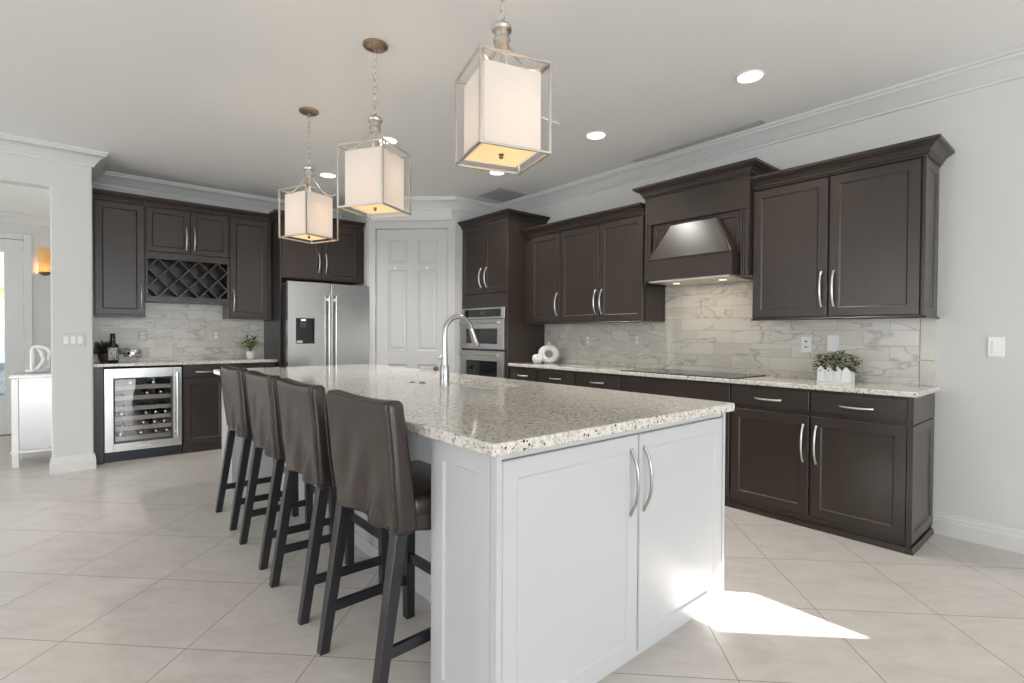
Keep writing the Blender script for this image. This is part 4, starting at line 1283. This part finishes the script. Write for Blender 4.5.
obj('neck', lathe(nb(), [(.013, .186), (.011, .200), (.011, .222), (.013, .228), (.008, .228)], seg=14), 'ceramic', t, smooth=50)
t = thing('bud_vase', 'small white rounded vase beside the ring vase', 'vase', (3.742, 3.975, CT + .0005))
obj('vase_body', lathe(nb(), [(.030, 0), (.046, .015), (.056, .045), (.054, .072), (.040, .090), (.018, .096), (.016, .100), (.010, .094)], seg=24), 'stone_white', t, smooth=60)

# bar: bottle, dark potted plant, silver sphere of bands, small pot plant
ZB = .9305
t = thing('liquor_bottle', 'dark bottle with pale label standing on the bar counter', 'bottle', (.281, 6.19, ZB))
obj('glass_body', lathe(nb(), [(.042, 0), (.045, .006), (.045, .150), (.042, .166), (.021, .192), (.0185, .205), (.0185, .230)], seg=24), 'bottle', t, smooth=40)
obj('stopper', lathe(nb(), [(.0195, .228), (.020, .231), (.020, .276), (.0175, .279), (.001, .279)], seg=18), 'black_plastic', t, smooth=40)
bm = nb()
ring = lambda z, r_: [(r_ * math.cos(a_), r_ * math.sin(a_), z) for a_ in [-PI / 2 + (i - 8) * .125 for i in range(17)]]
A = [bm.verts.new(p) for p in ring(.026, .0457)]; B = [bm.verts.new(p) for p in ring(.146, .0457)]
for i in range(16): bm.faces.new((A[i], A[i + 1], B[i + 1], B[i]))
o = obj('paper_label', bm, 'label', t, smooth=60); o['label'] = 'pale printed paper label'; o.modifiers.new('solid', 'SOLIDIFY').thickness = .0006
t = thing('potted_plant', 'spiky dark green plant in a bronze pot behind the bar bottle', 'plant', (.236, 6.41, ZB))
obj('pot', lathe(nb(), [(.045, 0), (.055, .03), (.060, .085), (.056, .088), (.050, .080)], seg=22), 'pot_dark', t, smooth=50)
obj('soil', lathe(nb(), [(.052, .070), (.04, .078), (.001, .080)], seg=18), 'soil', t)
bm = nb(); random.seed(9)
for i in range(120):
    a_ = random.uniform(0, 2 * PI); e_ = random.uniform(.15, 1.3)
    leaf(bm, Vector((0, 0, .08)), Vector((math.cos(a_) * math.cos(e_), math.sin(a_) * math.cos(e_) * .4, math.sin(e_))), random.uniform(.11, .165), .020, .25)
obj('foliage', bm, 'leaf_dark', t)
t = thing('silver_sphere', 'polished silver sphere of interlaced bands on the bar counter', 'ornament', (.445, 6.34, ZB + .083))
for k_, (rx_, rz_) in enumerate(((.2, .3), (1.2, .8), (-.9, 1.9), (PI / 2, .2))):
    bm = nb(); m_ = Matrix.Rotation(rz_, 3, 'Z') @ Matrix.Rotation(rx_ + PI / 2, 3, 'X')
    ra = .080 - k_ * .0022
    R = []
    for i in range(36):
        a_ = 2 * PI * i / 36
        R.append([m_ @ Vector((rr_ * math.cos(a_), rr_ * math.sin(a_), zz)) for rr_, zz in ((ra, -.007), (ra, .007), (ra - .002, .007), (ra - .002, -.007))])
    V = [[bm.verts.new(p) for p in r_] for r_ in R]
    for i in range(36):
        for j in range(4): bm.faces.new((V[i][j], V[(i + 1) % 36][j], V[(i + 1) % 36][(j + 1) % 4], V[i][(j + 1) % 4]))
    obj('band', bm, 'chrome', t, smooth=40)
bm = nb(); bmesh.ops.create_icosphere(bm, subdivisions=3, radius=.022); obj('core_ball', bm, 'chrome', t, smooth=180)
t = thing('potted_plant', 'small light green plant in a white pot at the right end of the bar', 'plant', (1.515, 6.33, ZB))
obj('pot', lathe(nb(), [(.032, 0), (.042, .014), (.046, .050), (.040, .082), (.036, .084), (.033, .076)], seg=22), 'ceramic', t, smooth=50)
obj('soil', lathe(nb(), [(.034, .070), (.02, .074), (.001, .075)], seg=14), 'soil', t)
random.seed(21)
for mt_, cnt in (('leaf_dark', 34), ('leaf_light', 60), ('leaf_yellow', 22)):
    bm = nb()
    for i in range(cnt):
        a_ = random.uniform(0, 2 * PI); e_ = random.uniform(.2, 1.4); q_ = random.uniform(.02, .13)
        d = Vector((math.cos(a_) * math.cos(e_), math.sin(a_) * math.cos(e_), math.sin(e_)))
        leaf(bm, Vector((0, 0, .095)) + d * q_ * 1.15, d + Vector((random.uniform(-.6, .6), random.uniform(-.6, .6), random.uniform(-.3, .3))), random.uniform(.036, .056), random.uniform(.017, .026), .3)
    obj('foliage', bm, mt_, t)
bm = nb()
for i in range(12):
    a_ = i * .52; tube(bm, [(0, 0, .072), (math.cos(a_) * .03, math.sin(a_) * .03, .14), (math.cos(a_) * .06, math.sin(a_) * .06, .20)], .0012, 4)
obj('stem', bm, 'leaf_dark', t)

# ------------------------------------------------------------------ hall furniture
t = thing('mirrored_console', 'mirrored console cabinet standing in the hall beside the column', 'console cabinet', (-.215, 6.375, 0))
W2 = .215
obj('top', bx(nb(), -W2 - .012, W2 - .0, -.012, .40, .800, .828), 'pale_leg', t, bevel=.004)
obj('mirror_top', bx(nb(), -W2, W2 - .012, .0, .39, .8282, .8325), 'mirror', t)
for x in (-W2, W2 - .065):
    for y in (0, .335): obj('leg', bx(nb(), x + .0, x + .05, y, y + .05, .0, .80), 'pale_leg', t, bevel=.004)
obj('bottom_shelf', bx(nb(), -W2 - .008, W2 - .003, -.008, .392, .125, .150), 'pale_leg', t, bevel=.003)
o = obj('mirror_front', bx(nb(), -W2 + .051, W2 - .066, .012, .020, .151, .799), 'mirror', t); o['label'] = 'mirrored front panel'
o = obj('mirror_side', bx(nb(), -W2 + .004, -W2 + .012, .051, .334, .151, .799), 'mirror', t); o['label'] = 'mirrored side panel'
# open-loop sculpture
t = thing('loop_sculpture', 'white twisted loop sculpture on the mirrored console', 'sculpture', (-.235, 6.53, .833))
bm = nb(); pts = []
for i in range(56):
    a_ = 2 * PI * i / 56
    pts.append((.085 * math.sin(a_) * (1.0 + .3 * math.cos(2 * a_)), .028 * math.sin(2 * a_ + .4), .135 - .112 * math.cos(a_) + .012 * math.sin(2 * a_)))
tube(bm, pts, .017, 10, closed=True)
obj('outer_loop', bm, 'ceramic', t, smooth=180)
bm = nb(); tube(bm, [(-.105, -.01, .035), (-.07, -.02, .020), (-.02, -.028, .05), (.02, -.02, .12), (.0, 0, .20), (-.03, .02, .235)], [.014, .017, .018, .018, .017, .012], 10)
obj('inner_ribbon', bm, 'ceramic', t, smooth=180)
# sconce
t = thing('wall_sconce', 'amber glass wall sconce glowing in the hall', 'wall light', (-.262, HY, 1.90))
obj('back_plate', bx(nb(), -.045, .045, -.018, -.0003, .02, .27), 'bronze', t, bevel=.004)
bm = nb(); prof = [(.052, .03), (.056, .05), (.052, .15), (.058, .24), (.070, .31)]
R = [[(r_ * math.cos(a_), -.025 - .9 * r_ * math.sin(a_), z) for a_ in [PI * i / 14 for i in range(15)]] for r_, z in prof]
loft(bm, R, close=False, cap0=False, cap1=False)
sh = obj('glass_shade', bm, 'sconce_glass', t, smooth=60); sh.modifiers.new('solid', 'SOLIDIFY').thickness = .002
obj('bottom_cup', lathe(nb(), [(.001, -.005), (.02, .0), (.045, .015), (.056, .03), (.056, .04)], 0, -.035, 16), 'bronze', t, smooth=50)
l = bpy.data.lights.new('sconce_bulb', 'POINT'); l.energy = 1.6; l.color = (1, .55, .22); l.shadow_soft_size = .02
o = bpy.data.objects.new('sconce_bulb', l); COL.objects.link(o); o.location = (-.262, HY - .05, 1.98)
